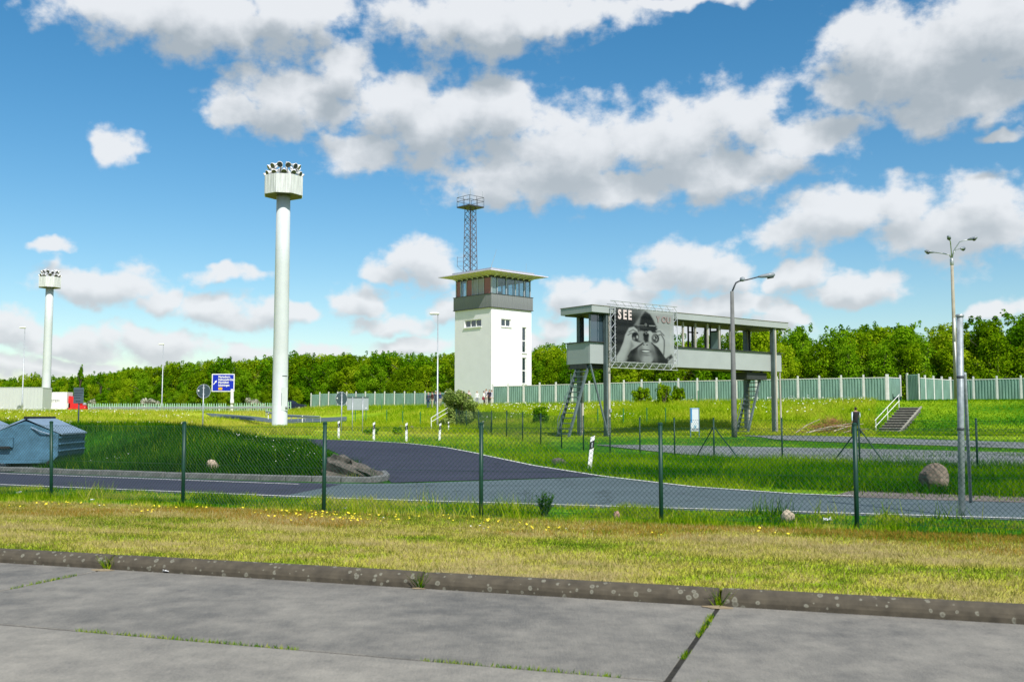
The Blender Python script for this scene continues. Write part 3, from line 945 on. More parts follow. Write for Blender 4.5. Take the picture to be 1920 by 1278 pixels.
# moss and grass growing in the slab joints
PX, PY = [], []
for _ in range(5200):
    if random.random() < .6:
        s0 = random.uniform(-9, 6); q0 = -RW + random.gauss(0, .014)
        if vnoise(s0, 0.0, .5, 31) < .55: continue
    else:
        s0 = random.choice([0, -SL]) + random.gauss(0, .014); q0 = random.uniform(-4.5, 0)
        if vnoise(q0, 3.0, .4, 13) < .42: continue
    p = kpt(s0, q0); PX.append(p.x); PY.append(p.y)
for s0 in jk:
    for _ in range(160):
        p = kpt(s0 + random.gauss(0, .02), random.uniform(-.02, .2)); PX.append(p.x); PY.append(p.y)
PX = np.array(PX); PY = np.array(PY); n_ = len(PX)
nn_ = (PX - KO.x) * KN.x + (PY - KO.y) * KN.y
blades('joint_grass', PX, PY, np.full(n_, -.12), np.where(nn_ > -.03, RNG.uniform(.08, .19, n_), RNG.uniform(.02, .045, n_)), RNG.uniform(.006, .016, n_), .8, np.clip(RNG.normal(.35, .17, n_), 0, 1), GRASS, 'moss and grass sprouting from the slab and kerb joints', 'moss')

# flowers: little heads of a few petals
def flowers(name, X, Y, h, r, m, label, zb=None):
    b = MB()
    Z = hgt(X, Y) if zb is None else np.full(len(X), zb)
    for x, y, z, hh_, rr in zip(X, Y, Z, h, r):
        tx, ty = random.uniform(-.5, .5), random.uniform(-.8, .1)
        n_ = Vector((tx, ty, 1)).normalized(); u = n_.orthogonal().normalized(); w = n_.cross(u)
        c = Vector((x, y, z + hh_))
        ring = [c + (u * math.cos(t) + w * math.sin(t)) * rr for t in (0, 1.05, 2.1, 3.14, 4.2, 5.25)]
        b.add([c + n_ * rr * .35] + ring, [(0, i + 1, (i + 1) % 6 + 1) for i in range(6)])
    return struct(b.build(name, m), 'stuff', label, 'flowers')
DAISY = mat('daisy_white', (.78, .78, .72), .8, .1, 5)
DANDE = mat('dandelion_yellow', (.82, .66, .03), .8, .15, 5)
N = 2600
X, Y, s, q = ks(N, -13, 8, .5, 5.5)
k = (vnoise(s, q * 1.5, 1.0, 41) + .16 * np.clip((-s) / 7, 0, 1) + .14 * (q - 3) / 2 + .2 * (RNG.random(N) - .5)) > .76
flowers('dandelions', X[k], Y[k], RNG.uniform(.04, .07, N)[k], RNG.uniform(.010, .022, N)[k], DANDE, 'yellow dandelions dotted over the front lawn')
N = 300
X, Y, s, q = ks(N, -12, 8, .8, 5.2)
k = vnoise(s, q * 1.5, .7, 51) > .68
flowers('lawn_daisies', X[k], Y[k], RNG.uniform(.035, .06, N)[k], RNG.uniform(.010, .018, N)[k], DAISY, 'tiny white daisies dotted over the front lawn')
X, Y = scatter_px(3800, -.05, .36, 66, 104)
pxs = 960 + F * X / Y
cl = vnoise(X, Y, 4.5, 61)
k = (cl + .35 * (RNG.random(len(X)) - .5) > .70) & (Y > 80)
X, Y = X[k], Y[k]
flowers('meadow_daisies', X, Y, RNG.uniform(.35, .6, len(X)), RNG.uniform(.03, .065, len(X)), DAISY, 'patches of white daisies on the bank below the metal wall')
X, Y = scatter_px(300, -.52, -.18, 27, 50)
k = (X < np.interp(Y, [24.3, 46.8, 56], [-4, -9.6, -12])) & ~((X < -13.2) & (Y < 38)) & (vnoise(X, Y, 2.0, 33) > .5)
X, Y = X[k], Y[k]
flowers('mound_flowers', X, Y, RNG.uniform(.25, .42, len(X)), RNG.uniform(.010, .024, len(X)), DAISY, 'white flowers scattered in the dark grass of the mound')
X, Y = scatter_px(350, -.55, -.32, 92, 124)
k = vnoise(X, Y, 5, 71) > .5
flowers('far_flowers', X[k], Y[k], RNG.uniform(.4, .6, k.sum()), RNG.uniform(.04, .075, k.sum()), DAISY, 'white flowers in the pale grass beside the truck')
# ================================================================== COMMAND TOWER
TNEAR = gx(921, 118)
TS = 6.7
TA = math.radians(46.5)
u1 = Vector((-math.cos(TA), math.sin(TA), 0)); u2 = Vector((math.sin(TA), math.cos(TA), 0))
TC = TNEAR + (u1 + u2) * TS / 2
TB = 2.55
def tz(y, d=118):
    return at(921, y, d).z - TB
PLASTER = mat('white_render_plaster', (.83, .805, .845), .85, .03, .8, bump=.15)
CLAD = mat('grey_fibre_cladding', (.20, .212, .22), .8, .2, 1.2, streak=(3, 3, .4))
CLAD_EDGE = mat('dark_metal_trim', (.05, .055, .06), .5, .15, 4)
ALU = mat('weathered_aluminium', (.40, .43, .46), .45, .1, 4, metal=.3)
PANE = glass_mat('window_glass', (.10, .14, .16), .92, refl=.22)
PANE_R = glass_mat('red_brown_pane', (.36, .13, .09), .15, refl=.25)
PANE_B = glass_mat('hazy_pane', (.44, .42, .40), .35, refl=.25)
PANE_D = glass_mat('dark_window_glass', (.03, .05, .06), .15)
CURT_R = mat('red_brown_curtain', (.46, .15, .10), .9, .25, 6, streak=(10, 10, .6))
CURT_B = mat('beige_curtain', (.72, .66, .58), .9, .15, 6, streak=(10, 10, .6))
SOFF = mat('roof_soffit_white', (.70, .63, .80), .6, .05, 2)
tower = thing('command_tower', 'white square command tower with glazed lookout cabin and wide flat roof', 'tower', (TC.x, TC.y, TB), math.atan2(u2.y, u2.x))
# local frame: +x runs along u2 (right face), +y along u1 (left face); near corner at (-h,-h)
Hh = TS / 2
z_cl0, z_cl1, z_gl1 = tz(575), tz(550), tz(519)
# wall shell built around the openings
def wall_face(face, openings, z0, z1, thick=.3):
    """face 'R': y=-h plane running +x ; 'L': x=-h plane running +y ; openings as (f0,f1,z0,z1)"""
    b = MB()
    xs = sorted({0, 1} | {o[0] for o in openings} | {o[1] for o in openings})
    zs = sorted({z0, z1} | {o[2] for o in openings} | {o[3] for o in openings})
    for f0, f1 in zip(xs, xs[1:]):
        for za, zb in zip(zs, zs[1:]):
            if any(o[0] <= f0 and f1 <= o[1] and o[2] <= za and zb <= o[3] for o in openings):
                continue
            a, c = -Hh + f0 * TS, -Hh + f1 * TS
            if face == 'R':
                b.box(((a + c) / 2, -Hh + thick / 2, (za + zb) / 2), (c - a, thick, zb - za))
            else:
                lo, hi = a, c
                if f0 == 0: lo += thick
                b.box((-Hh + thick / 2, (lo + hi) / 2, (za + zb) / 2), (thick, hi - lo, zb - za))
    return b
zw0, zw1 = at(910, 612.5, 120).z - TB, at(910, 598.5, 120).z - TB
opL = [(.27, .73, zw0, zw1)]
zt = [at(984, y, 121.6).z - TB for y in (613, 661, 670, 719)]
opR = [(.24, .48, zw0, zw1), (.765, .87, zt[1], zt[0]), (.765, .87, zt[3], zt[2])]
wall_face('R', opR, 0, z_cl0).build('right_wall', PLASTER, tower)
wall_face('L', opL, 0, z_cl0).build('left_wall', PLASTER, tower)
MB().box((.15, Hh - .15, z_cl0 / 2), (TS - .3, .3, z_cl0)).box((Hh - .15, -.0, z_cl0 / 2), (.3, TS - .6, z_cl0)).build('back_wall', PLASTER, tower)
MB().box((0, 0, z_cl0 + .05), (TS - .1, TS - .1, .1)).build('cabin_floor', CLAD_EDGE, tower)
def tower_window(face, f0, f1, za, zb, npane, bars=()):
    a, c = -Hh + f0 * TS, -Hh + f1 * TS
    w, hgt_ = c - a, zb - za
    fr = MB(); t = .09
    def put(b, s0, s1, z0, z1, dep, y):
        if face == 'R':
            b.box(((s0 + s1) / 2, -Hh + y, (z0 + z1) / 2), (s1 - s0, dep, z1 - z0))
        else:
            b.box((-Hh + y, (s0 + s1) / 2, (z0 + z1) / 2), (dep, s1 - s0, z1 - z0))
    put(fr, a, a + t, za, zb, .1, .17); put(fr, c - t, c, za, zb, .1, .17)
    put(fr, a + t, c - t, za, za + t, .1, .17); put(fr, a + t, c - t, zb - t, zb, .1, .17)
    sp_ = (w - 2 * t)
    for k in range(1, npane):
        xk = a + t + sp_ * k / npane
        put(fr, xk - .06, xk + .06, za + t, zb - t, .095, .17)
    for bz in bars:
        put(fr, a + t, c - t, bz - .06, bz + .06, .095, .17)
    win = fr.build('window', WHITE, tower)
    zsplit = [za + t] + [q for bz in bars for q in (bz - .06, bz + .06)] + [zb - t]
    for k in range(npane):
        s0 = a + t + sp_ * k / npane + (.06 if k else 0); s1 = a + t + sp_ * (k + 1) / npane - (.06 if k < npane - 1 else 0)
        for z0, z1 in zip(zsplit[::2], zsplit[1::2]):
            g = MB(); put(g, s0, s1, z0, z1, .02, .19); g.build('pane', PANE_D, win)
    si = MB(); put(si, a - .08, c + .08, za - .12, za, .28, .03); si.build('sill', WHITE, win)
tower_window('L', .27, .73, zw0, zw1, 3)
tower_window('R', .24, .48, zw0, zw1, 2)
tower_window('R', .765, .87, zt[1], zt[0], 1, ((zt[0] + zt[1]) / 2 - .1,))
tower_window('R', .765, .87, zt[3], zt[2], 1, ((zt[2] + zt[3]) / 2,))
# cladding band: narrow upright boards on all four sides
co = Hh + .12
nb = 22
bd = MB().box((0, 0, 0), (TS * 1.036 / nb - .015, .06, z_cl1 - z_cl0)).mesh('cladding_board')
bd.materials.append(CLAD)
for side in range(4):
    R_ = Matrix.Rotation(side * math.pi / 2, 4, 'Z')
    for k in range(nb):
        x = -co + 2 * co * (k + .5) / nb
        o = link('cladding_board', bd, tower)
        p = R_ @ Vector((x, -co + random.uniform(-.006, .006), (z_cl0 + z_cl1) / 2))
        o.location = p; o.rotation_euler = (0, 0, side * math.pi / 2)
core = MB().box((0, 0, (z_cl0 + z_cl1) / 2), (TS + .1, TS + .1, z_cl1 - z_cl0 - .12))
core.build('band_core', CLAD_EDGE, tower)
tr = MB()
for zz in (z_cl0 - .02, z_cl1 + .02):
    tr.box((0, 0, zz), (2 * co + .16, 2 * co + .16, .05))
tr.build('band_trim', CLAD_EDGE, tower)
# glazed cabin: posts, panes and curtains, four sides
gc = Hh - .12
zg0, zg1 = z_cl1 + .05, z_gl1
cuts = [0, .13, .30, .47, .62, .79, 1.0]
cutsR = [0, .14, .37, .61, .84, 1.0]
for side in range(4):
    R_ = Matrix.Rotation(side * math.pi / 2, 4, 'Z'); rz = side * math.pi / 2
    cs = cutsR if side % 2 == 0 else cuts
    for k, c in enumerate(cs[:-1]):
        x = -gc + 2 * gc * c
        o = MB().box((0, 0, 0), (.13, .13, zg1 - zg0)).build('window_post', ALU, tower)
        o.location = R_ @ Vector((x, -gc, (zg0 + zg1) / 2)); o.rotation_euler = (0, 0, rz)
        x1 = -gc + 2 * gc * cs[k + 1]
        o = MB().box((0, 0, 0), (x1 - x - .13, .02, zg1 - zg0)).build('pane', (PANE_R if k in (0, 2, 5) else PANE_B if k in (3, 4) else PANE) if side == 3 else PANE, tower)
        o.location = R_ @ Vector(((x + x1) / 2, -gc + .01, (zg0 + zg1) / 2)); o.rotation_euler = (0, 0, rz)
        cu = None
        if side == 3 and k in (0, 2, 5): cu = CURT_R
        if side == 3 and k in (3, 4): cu = CURT_B
        if side == 0 and k in (0,): cu = CURT_B
        if cu:
            hcur = (zg1 - zg0) * (1.0 if k in (5, 0) else .62)
            o = MB().box((0, 0, 0), (x1 - x - .25, .05, hcur - .05)).build('curtain', cu, tower)
            o.location = R_ @ Vector(((x + x1) / 2, -gc + .07, zg0 + hcur / 2)); o.rotation_euler = (0, 0, rz)
MB().box((0, 0, zg1 + .13), (2 * gc + .14, 2 * gc + .14, .26)).build('lintel', CLAD_EDGE, tower)
MB().bevbox((.6, .5, zg0 + .45), (2.2, .7, .9), .02).build('control_desk', CURT_B, tower)
# roof: a thin eaves plate that tapers outwards, brackets under it and a low upstand
ro = Hh + 1.5
zr = z_gl1 + .26
b = MB()
b.add([(-ro, -ro, zr + .30), (ro, -ro, zr + .30), (ro, ro, zr + .30), (-ro, ro, zr + .30),
       (-ro, -ro, zr + .40), (ro, -ro, zr + .40), (ro, ro, zr + .40), (-ro, ro, zr + .40),
       (-Hh, -Hh, zr), (Hh, -Hh, zr), (Hh, Hh, zr), (-Hh, Hh, zr)],
      [(0, 1, 5, 4), (1, 2, 6, 5), (2, 3, 7, 6), (3, 0, 4, 7), (4, 5, 6, 7), (0, 8, 9, 1), (1, 9, 10, 2), (2, 10, 11, 3), (3, 11, 8, 0), (11, 10, 9, 8)])
roof = b.build('roof', SOFF, tower)
hu = Hh + .25
MB().box((0, 0, zr + .40 + .22), (2 * hu, 2 * hu, .44)).build('roof_upstand', ALU, roof)
for side in range(4):
    R_ = Matrix.Rotation(side * math.pi / 2, 4, 'Z')
    for k in range(7):
        x = -Hh + TS * (k + .5) / 7
        o = MB().add([(-.04, -Hh - .02, zr - .22), (.04, -Hh - .02, zr - .22), (.04, -Hh - .02, zr + .0), (-.04, -Hh - .02, zr + .0), (-.04, -Hh - .95, zr + .17), (.04, -Hh - .95, zr + .17)],
                     [(0, 1, 2, 3), (0, 4, 5, 1), (3, 2, 5, 4), (1, 5, 2), (0, 3, 4)]).build('bracket', WHITE, roof)
        o.location = R_ @ Vector((x, 0, 0)); o.rotation_euler = (0, 0, side * math.pi / 2)
MB().tube([(-hu + .3, -hu + .3, zr + .84), (-hu + .3, -hu + .3, zr + 1.1), (-hu + .8, -hu - .1, zr + 3.1)], [.05, .03, .012], 6).build('whip_antenna', GALV, roof)
MB().tube([(2.6, -3.2, zr + .84), (2.6, -3.2, zr + 2.0)], .015, 6).build('whip_antenna', GALV, roof)
ZROOF = TB + zr + .84

# lattice mast standing on the roof
PAINT_RUST = mat('rusty_painted_steel', (.10, .11, .15), .6, .5, 1.4, col2=(.13, .085, .08))
base = TC + u1 * 2.45 + u2 * (-1.65)
LM = thing('lattice_mast', 'slender steel lattice mast with railed platform on the tower roof', 'mast', (base.x, base.y, ZROOF), math.atan2(u2.y, u2.x))
ztop = at(876, 390, base.y).z - ZROOF
wb, wt = .62, .48
def lw(z): return wb + (wt - wb) * z / ztop
for sx in (-1, 1):
    for sy in (-1, 1):
        MB().tube([(sx * wb, sy * wb, -.02), (sx * wt, sy * wt, ztop)], .045, 5).build('leg', PAINT_RUST, LM)
nsec = 11
br = MB()
for k in range(nsec):
    z0, z1 = ztop * k / nsec, ztop * (k + 1) / nsec
    for (ax_, ay_), (bx_, by_) in (((-1, -1), (1, -1)), ((1, -1), (1, 1)), ((1, 1), (-1, 1)), ((-1, 1), (-1, -1))):
        a = Vector((ax_ * lw(z0), ay_ * lw(z0), z0)); c = Vector((bx_ * lw(z1), by_ * lw(z1), z1))
        a2 = Vector((bx_ * lw(z0), by_ * lw(z0), z0)); c2 = Vector((ax_ * lw(z1), ay_ * lw(z1), z1))
        br.tube([a, c], .024, 4); br.tube([a2, c2], .024, 4)
        if k % 3 == 0: br.tube([a, a2], .024, 4)
br.build('bracing', PAINT_RUST, LM)
ld = MB()
for sx in (-.18, .18):
    ld.tube([(sx, -.2, 0), (sx, -.2, ztop)], .02, 4)
for k in range(28):
    ld.tube([(-.18, -.2, .2 + k * ztop / 29), (.18, -.2, .2 + k * ztop / 29)], .014, 4)
ld.build('ladder', PAINT_RUST, LM)
pf = MB().bevbox((0, 0, ztop + .08), (2.45, 2.45, .16), .02)
pfo = pf.build('platform', DARK_STEEL, LM)
rl = MB()
for zz in (.65, 1.15):
    for a, c in (((-1, -1), (1, -1)), ((1, -1), (1, 1)), ((1, 1), (-1, 1)), ((-1, 1), (-1, -1))):
        rl.tube([(a[0] * 1.19, a[1] * 1.19, ztop + .16 + zz), (c[0] * 1.19, c[1] * 1.19, ztop + .16 + zz)], .028, 5)
for a in ((-1, -1), (0, -1), (1, -1), (1, 0), (1, 1), (0, 1), (-1, 1), (-1, 0)):
    rl.tube([(a[0] * 1.19, a[1] * 1.19, ztop + .16), (a[0] * 1.19, a[1] * 1.19, ztop + 1.32)], .03, 5)
rl.build('railing', DARK_STEEL, pfo)
for (x, y, h_, r_) in ((-1.15, 1.0, 1.9, .03), (.0, .0, 2.3, .045), (1.0, -1.15, 1.9, .035)):
    MB().tube([(x, y, ztop + .16), (x, y, ztop + .16 + h_)], [r_, r_ * .6], 6).build('aerial', GALV, pfo)
sp_ = MB()
for zz in (1.0, 1.6, 2.1):
    sp_.tube([(-.62, .6, zz), (-1.15, 1.15, zz)], .02, 4)
sp_.tube([(-1.15, 1.15, .95), (-1.15, 1.15, 2.2)], .025, 4); sp_.tube([(-.62, .6, .3), (-1.15, 1.15, 1.0)], .02, 4)
sp_.build('side_stage', PAINT_RUST, LM)

# ================================================================== FLOODLIGHT MASTS
MAST_W = mat('pale_mint_enamel', (.55, .59, .60), .5, .05, .6)
HEADW = mat('stained_white_panel', (.60, .62, .62), .7, .22, 1.6, streak=(5, 5, .35))
LAMPW = mat('lamp_housing_white', (.74, .74, .74), .4, .05, 4)
LAMPI = mat('lamp_reflector', (.09, .10, .12), .25, .2, 5, metal=.6)
def flood_mast(px, Yd, base_px, label, nlamp):
    g = gx(px, Yd)
    t = thing('floodlight_mast', label, 'light mast', (g.x, g.y, g.z), math.atan2(-g.x, g.y) * -1 if False else math.atan2(g.x, g.y) * -1, 'floodlight masts')
    k = F / 100.0
    zb = at(525, 368, 100).z - gx(524, 100).z          # underside of the head
    zt_ = at(525, 333, 100).z - gx(524, 100).z
    sh = MB().lathe([(.80, -.3), (.80, .25), (.765, .3), (.74, zb * .35), (.715, zb * .7), (.69, zb + .1)], 28).build('shaft', MAST_W, t, smooth=True)
    for fz in (.10, .27, .52, .76):
        rs_ = float(np.interp(fz * zb, [.3, zb * .35, zb * .7, zb], [.765, .74, .715, .692]))
        MB().lathe([(rs_ - .002, fz * zb), (rs_ + .006, fz * zb + .01), (rs_ - .002, fz * zb + .02)], 28, cap=False).build('weld_ring', MAST_W, sh)
    Ra = 1.83
    oct_ = [(Ra * math.cos(math.pi / 8 + i * math.pi / 4) / math.cos(math.pi / 8), Ra * math.sin(math.pi / 8 + i * math.pi / 4) / math.cos(math.pi / 8)) for i in range(8)]
    drum = MB().prism([(x * .97, y * .97) for x, y in oct_], zb, zt_ - .15)
    dr = drum.build('lamp_gallery', CLAD_EDGE, t)
    pan = MB()
    wpan = 2 * Ra * math.tan(math.pi / 8)
    pan.box((0, 0, 0), (wpan - .02, .06, zt_ - zb))
    for r_ in range(4):
        pan.box((-wpan / 2 + wpan * (r_ + .5) / 4, -.04, 0), (.05, .03, zt_ - zb - .1))
    pme = pan.mesh('gallery_panel'); pme.materials.append(HEADW)
    for i in range(8):
        o = link('gallery_panel', pme, dr)
        a_ = i * math.pi / 4
        o.location = (Ra * math.sin(a_), -Ra * math.cos(a_), (zb + zt_) / 2); o.rotation_euler = (0, 0, a_)
    # lamps: tilted bells on short stalks
    for i in range(nlamp):
        lower = i % 2 == 0
        a_ = 2 * math.pi * i / nlamp
        rr = 1.75 if lower else 1.45
        zz = zt_ + (.28 if lower else 1.0) + random.uniform(-.12, .12)
        out = Vector((math.sin(a_), -math.cos(a_), 0))
        tilt = math.radians(random.uniform(15, 42))
        dirv = (out * math.cos(tilt) + Vector((0, 0, -math.sin(tilt)))).normalized()
        M3 = dirv.to_track_quat('Z', 'Y').to_matrix()
        c = out * rr + Vector((0, 0, zz))
        b = MB().lathe([(.09, -.62), (.10, -.28), (.13, -.24), (.19, -.12), (.30, .14), (.31, .16)], 14, c, M=M3)
        lamp = b.build('lamp', LAMPW, t, smooth=True)
        MB().lathe([(.27, .165), (.27, .172)], 14, c, M=M3).build('reflector', LAMPI, lamp)
        MB().tube([out * (rr - .25) + Vector((0, 0, zt_ - .2)), out * (rr - .1) + Vector((0, 0, zz - .05))], .03, 5).build('stalk', DARK_STEEL, lamp)
    return t, zb
m1_, zb_ = flood_mast(524, 100, 804, 'tall pale floodlight mast with octagonal lamp gallery, nearer of the two', 24)
m2_, _ = flood_mast(85, 186, 0, 'distant pale floodlight mast rising behind the truck and young trees', 24)
# service door, handles and a camera on the nearer mast
gm = MB().box((.18, -.75, 2.9), (.62, .04, 2.3)).build('service_door', MAST_W, m1_)
gm.rotation_euler = (0, 0, .35)
o = MB().tube([(.02, -.79, 2.3), (.02, -.84, 2.3), (.02, -.84, 3.5), (.02, -.79, 3.5)], .02, 6).build('grab_rail', GALV, m1_); o.rotation_euler = (0, 0, .15)
o = MB().bevbox((.52, -.86, 2.1), (.34, .16, .14), .02).tube([(.35, -.72, 1.95), (.45, -.84, 2.05)], .025, 6).build('camera_box', GALV, m1_); o.rotation_euler = (0, 0, .25)
o = MB().tube([(.0, -.77, 5.2), (.3, -.72, 5.2), (.55, -.55, 5.2)], .03, 6).build('bracket', DARK_STEEL, m1_); o.rotation_euler = (0, 0, .25)

# ================================================================== BRIDGE LOOKOUT
FLg = gx(1107, 60); FRg = gx(1468, 71.4)
BE = (FRg - FLg); BE.z = 0; BL = BE.length; BE.normalize()
BANG = math.atan2(BE.y, BE.x)
BNv = Vector((BE.y, -BE.x, 0))                    # towards the camera
BZ = .42
def bs(px, off=0.0):
    """distance along the bridge of picture column px, on the front plane moved 'off' metres to the front"""
    dx = (px - 960) / F
    P0 = FLg + BNv * off
    # solve X = dx*depth
    s = (dx * (P0.y * cT + 4 * sT) - P0.x) / (BE.x - dx * BE.y * cT)
    return s
zb0 = at(1107, 681, 60).z - BZ; zb1 = at(1107, 641, 60).z - BZ
zr0 = at(1105, 586, 60).z - BZ; zr1 = at(1105, 573, 60).z - BZ
PANEL = mat('pale_grey_green_panel', (.345, .378, .372), .6, .06, .7)
PANEL_E = mat('dark_panel_edge', (.035, .04, .04), .6, .2, 4)
CONC_COL = mat('weathered_concrete_post', (.38, .36, .31), .9, .35, 1.5, bump=.3, streak=(4, 4, .5))
BSTEEL = mat('grey_green_steel', (.10, .135, .14), .6, .2, 2)
BGLASS = glass_mat('mirror_window_glass', (.04, .07, .09), .05, .01)
bridge = thing('bridge_lookout', 'raised grey control bridge on posts with flat roof and open window strip', 'bridge', (FLg.x, FLg.y, BZ), BANG)
BD = 2.15
MB().box((BL / 2, BD / 2, zb0 + .12), (BL - .06, BD - .06, .22)).build('floor', PANEL_E, bridge)
seams = [0, bs(1132), bs(1374), bs(1446), BL]
for a, c in zip(seams, seams[1:]):
    MB().bevbox(((a + c) / 2, .04, (zb0 + zb1) / 2), (c - a - .02, .08, zb1 - zb0), .01).build('front_panel', PANEL, bridge)
    MB().bevbox(((a + c) / 2, BD - .04, (zb0 + zb1) / 2), (c - a - .02, .08, zb1 - zb0), .01).build('back_panel', PANEL, bridge)
for x in (.04, BL - .04):
    MB().bevbox((x, BD / 2, (zb0 + zb1) / 2), (.08, BD - .17, zb1 - zb0 - .002), .01).build('end_panel', PANEL, bridge)
MB().box((BL / 2, -.01, zb1 + .03), (BL + .1, .22, .05)).box((BL / 2, BD + .01, zb1 + .03), (BL + .1, .22, .05)).box((-.02, BD / 2, zb1 + .03), (.12, BD - .25, .05)).build('sill', PANEL_E, bridge)
rof = MB().bevbox((BL / 2 + .05, BD / 2 - .05, (zr0 + zr1) / 2), (BL + .5, BD + .75, zr1 - zr0), .015).build('roof', PANEL, bridge)
MB().box((BL / 2 + .05, BD / 2 - .05, zr0 - .03), (BL + .1, BD + .35, .08)).build('soffit', PANEL_E, rof)
MB().box((BL / 2 + .05, BD / 2 - .05, zr1 + .012), (BL + .56, BD + .81, .03)).build('roof_edge', mat('mossy_roof_felt', (.20, .19, .13), .95, .4, 2), rof)
# main posts (front and back)
cols = []
for px_ in (1137, 1450):
    s_ = bs(px_, .12)
    for y_ in (-.14, BD + .14):
        b = MB()
        b.box((s_ + .1, y_, (zr0 - .6) / 2), (.16, .26, zr0 + .6))
        b.box((s_ - .1, y_, (zr0 - .6) / 2), (.1, .3, zr0 + .6), mi=1)
        cols.append(b.build('post', [CONC_COL, BSTEEL], bridge))
for (s_, top, bot) in ((.1, zb0, .0), (BL - .1, zb0, 1.5)):
    pass
MB().tube([(.1, .1, zb0), (bs(1133), -.35, -.1)], .07, 6).build('strut', BSTEEL, bridge)
MB().tube([(BL - .1, .1, zb0), (bs(1456), -.3, -.1)], .06, 6).build('strut', CONC_COL, bridge)
# window posts
for px_ in (1258, 1282, 1305, 1328, 1350, 1371):
    MB().bevbox((bs(px_), .05, (zb1 + zr0) / 2), (.13, .12, zr0 - zb1), .01).build('window_post', CONC_COL, bridge)
for px_ in (1092, 1200, 1298, 1322, 1345, 1405, 1445):
    MB().bevbox((max(.12, bs(px_, -BD)), BD - .05, (zb1 + zr0) / 2), (.12, .12, zr0 - zb1), .01).build('window_post', PANEL_E, bridge)
MB().bevbox((.06, .06, (zb1 + zr0) / 2), (.1, .1, zr0 - zb1), .01).build('window_post', BSTEEL, bridge)
for a, c in ((.14, bs(1132)), (bs(1140), bs(1200)), (bs(1201), bs(1256))):
    MB().box(((a + c) / 2, .06, (zb1 + zr0) / 2), (c - a, .02, zr0 - zb1 - .06)).build('pane', BGLASS, bridge)
# cross partition with a door near the right end
dr_ = MB()
sd = bs(1357)
for y_ in (.3, 1.15):
    dr_.box((sd, y_, (zb0 + zr0) / 2 + .2), (.08, .08, zr0 - zb0 - .4))
dr_.box((sd, .72, zr0 - .45), (.08, .85, .1))
do = dr_.build('door_frame', PANEL_E, bridge)
MB().box((sd, .72, zb1 + .6), (.03, .76, 1.5)).build('pane', mat('greenish_glass', (.22, .34, .30), .3, .1, 4), do)
MB().box((bs(1340), BD - .3, zr0 - .5), (.9, .06, .1)).box((bs(1330), BD - .3, (zb1 + zr0) / 2), (.1, .08, zr0 - zb1)).build('inner_frame', PANEL_E, bridge)
# stairs: open treads between two stringers
def stair(x_top, y0, y1, run, n):
    stt = thing_part('stair', bridge)
    for y_ in (y0, y1):
        b = MB()
        b.tube([(x_top, y_, zb0 + .05), (x_top - run, y_, -.1)], .09, 4)
        b.build('stringer', BSTEEL, stt)
    for k in range(n):
        f_ = (k + .5) / n
        MB().bevbox((x_top - run * f_, (y0 + y1) / 2, zb0 * (1 - f_)), (.26, abs(y1 - y0) - .1, .06), .008).build('tread', BSTEEL, stt)
    hr = MB()
    for dz in (.5, .95):
        hr.tube([(x_top - .05, y1, zb0 + dz - .9), (x_top - run, y1, dz)], .022, 5)
    for f_ in (.35, .65, .98):
        hr.tube([(x_top - run * f_, y1, zb0 * (1 - f_)), (x_top - run * f_, y1, zb0 * (1 - f_) + .95)], .022, 5)
    hr.build('handrail', BSTEEL, stt)
def thing_part(name, parent):
    o = bpy.data.objects.new(name, None); COL.objects.link(o); o.parent = parent; o.empty_display_size = .1
    return o
stair(.25, .35, 1.35, 1.7, 14)
stair(bs(1440), .55, 1.5, 1.75, 14)
MB().box((bs(1425), 1.0, zb0 - .35), (2.2, 1.4, .5)).build('stair_landing_box', PANEL_E, bridge)
MB().box((.8, 1.1, zb0 - .15), (1.6, 1.5, .28)).build('stair_landing_box', PANEL_E, bridge)
MB().bevbox((bs(1141, .2), -.34, 1.55), (.12, .1, .2), .01).build('junction_box', GALV, bridge)

# ------------------------------------------------------------------ banner in a truss frame, hung on the front of the bridge
ALT = mat('bright_aluminium_truss', (.50, .52, .55), .4, .06, 5, metal=.4)
BO = .55
def bpt(px, py):
    s_ = bs(px, BO)
    P_ = FLg + BNv * BO + BE * s_
    return s_, at(px, py, P_.y).z - BZ
sL, zTL = bpt(1145.5, 563); sR, zTR = bpt(1270.5, 575.5)
_, zBL = bpt(1144, 689); _, zBR = bpt(1268, 693.5)
zT = (zTL + zTR) / 2; zB = (zBL + zBR) / 2
ban = thing('banner_frame', 'big black and white binoculars banner laced in an aluminium truss frame', 'banner', tuple(FLg + BNv * BO + Vector((0, 0, BZ - FLg.z))), BANG)
ban.location.z = BZ
TW = .36
def truss(p, q, side, name='truss'):
    """flat-ish triangular truss from p to q; side: direction of its width"""
    p, q = Vector(p), Vector(q); side = Vector(side)
    b = MB()
    dpt = Vector((0, .30, 0))
    a1, a2 = p, p + side * TW; b1, b2 = q, q + side * TW
    for s0, s1 in ((a1, b1), (a2, b2), (a1 + side * TW / 2 + dpt, b1 + side * TW / 2 + dpt)):
        b.tube([s0, s1], .026, 6)
    n = max(3, round((q - p).length / .62))
    for k in range(n):
        f0, f1, fm = k / n, (k + 1) / n, (k + .5) / n
        b.tube([a1.lerp(b1, f0), a2.lerp(b2, fm)], .016, 5); b.tube([a2.lerp(b2, fm), a1.lerp(b1, f1)], .016, 5)
        c0 = a1.lerp(b1, fm) + side * TW / 2 + dpt
        b.tube([a1.lerp(b1, f0), c0], .008, 4)
    return b.build(name, ALT, ban)
truss((sL, 0, zT - TW), (sR, 0, zT - TW), (0, 0, 1))
truss((sL, 0, zB), (sR, 0, zB), (0, 0, 1))
truss((sL, 0, zB + TW + .03), (sL, 0, zT - TW - .03), (1, 0, 0))
truss((sR - TW, 0, zB + TW + .03), (sR - TW, 0, zT - TW - .03), (1, 0, 0))
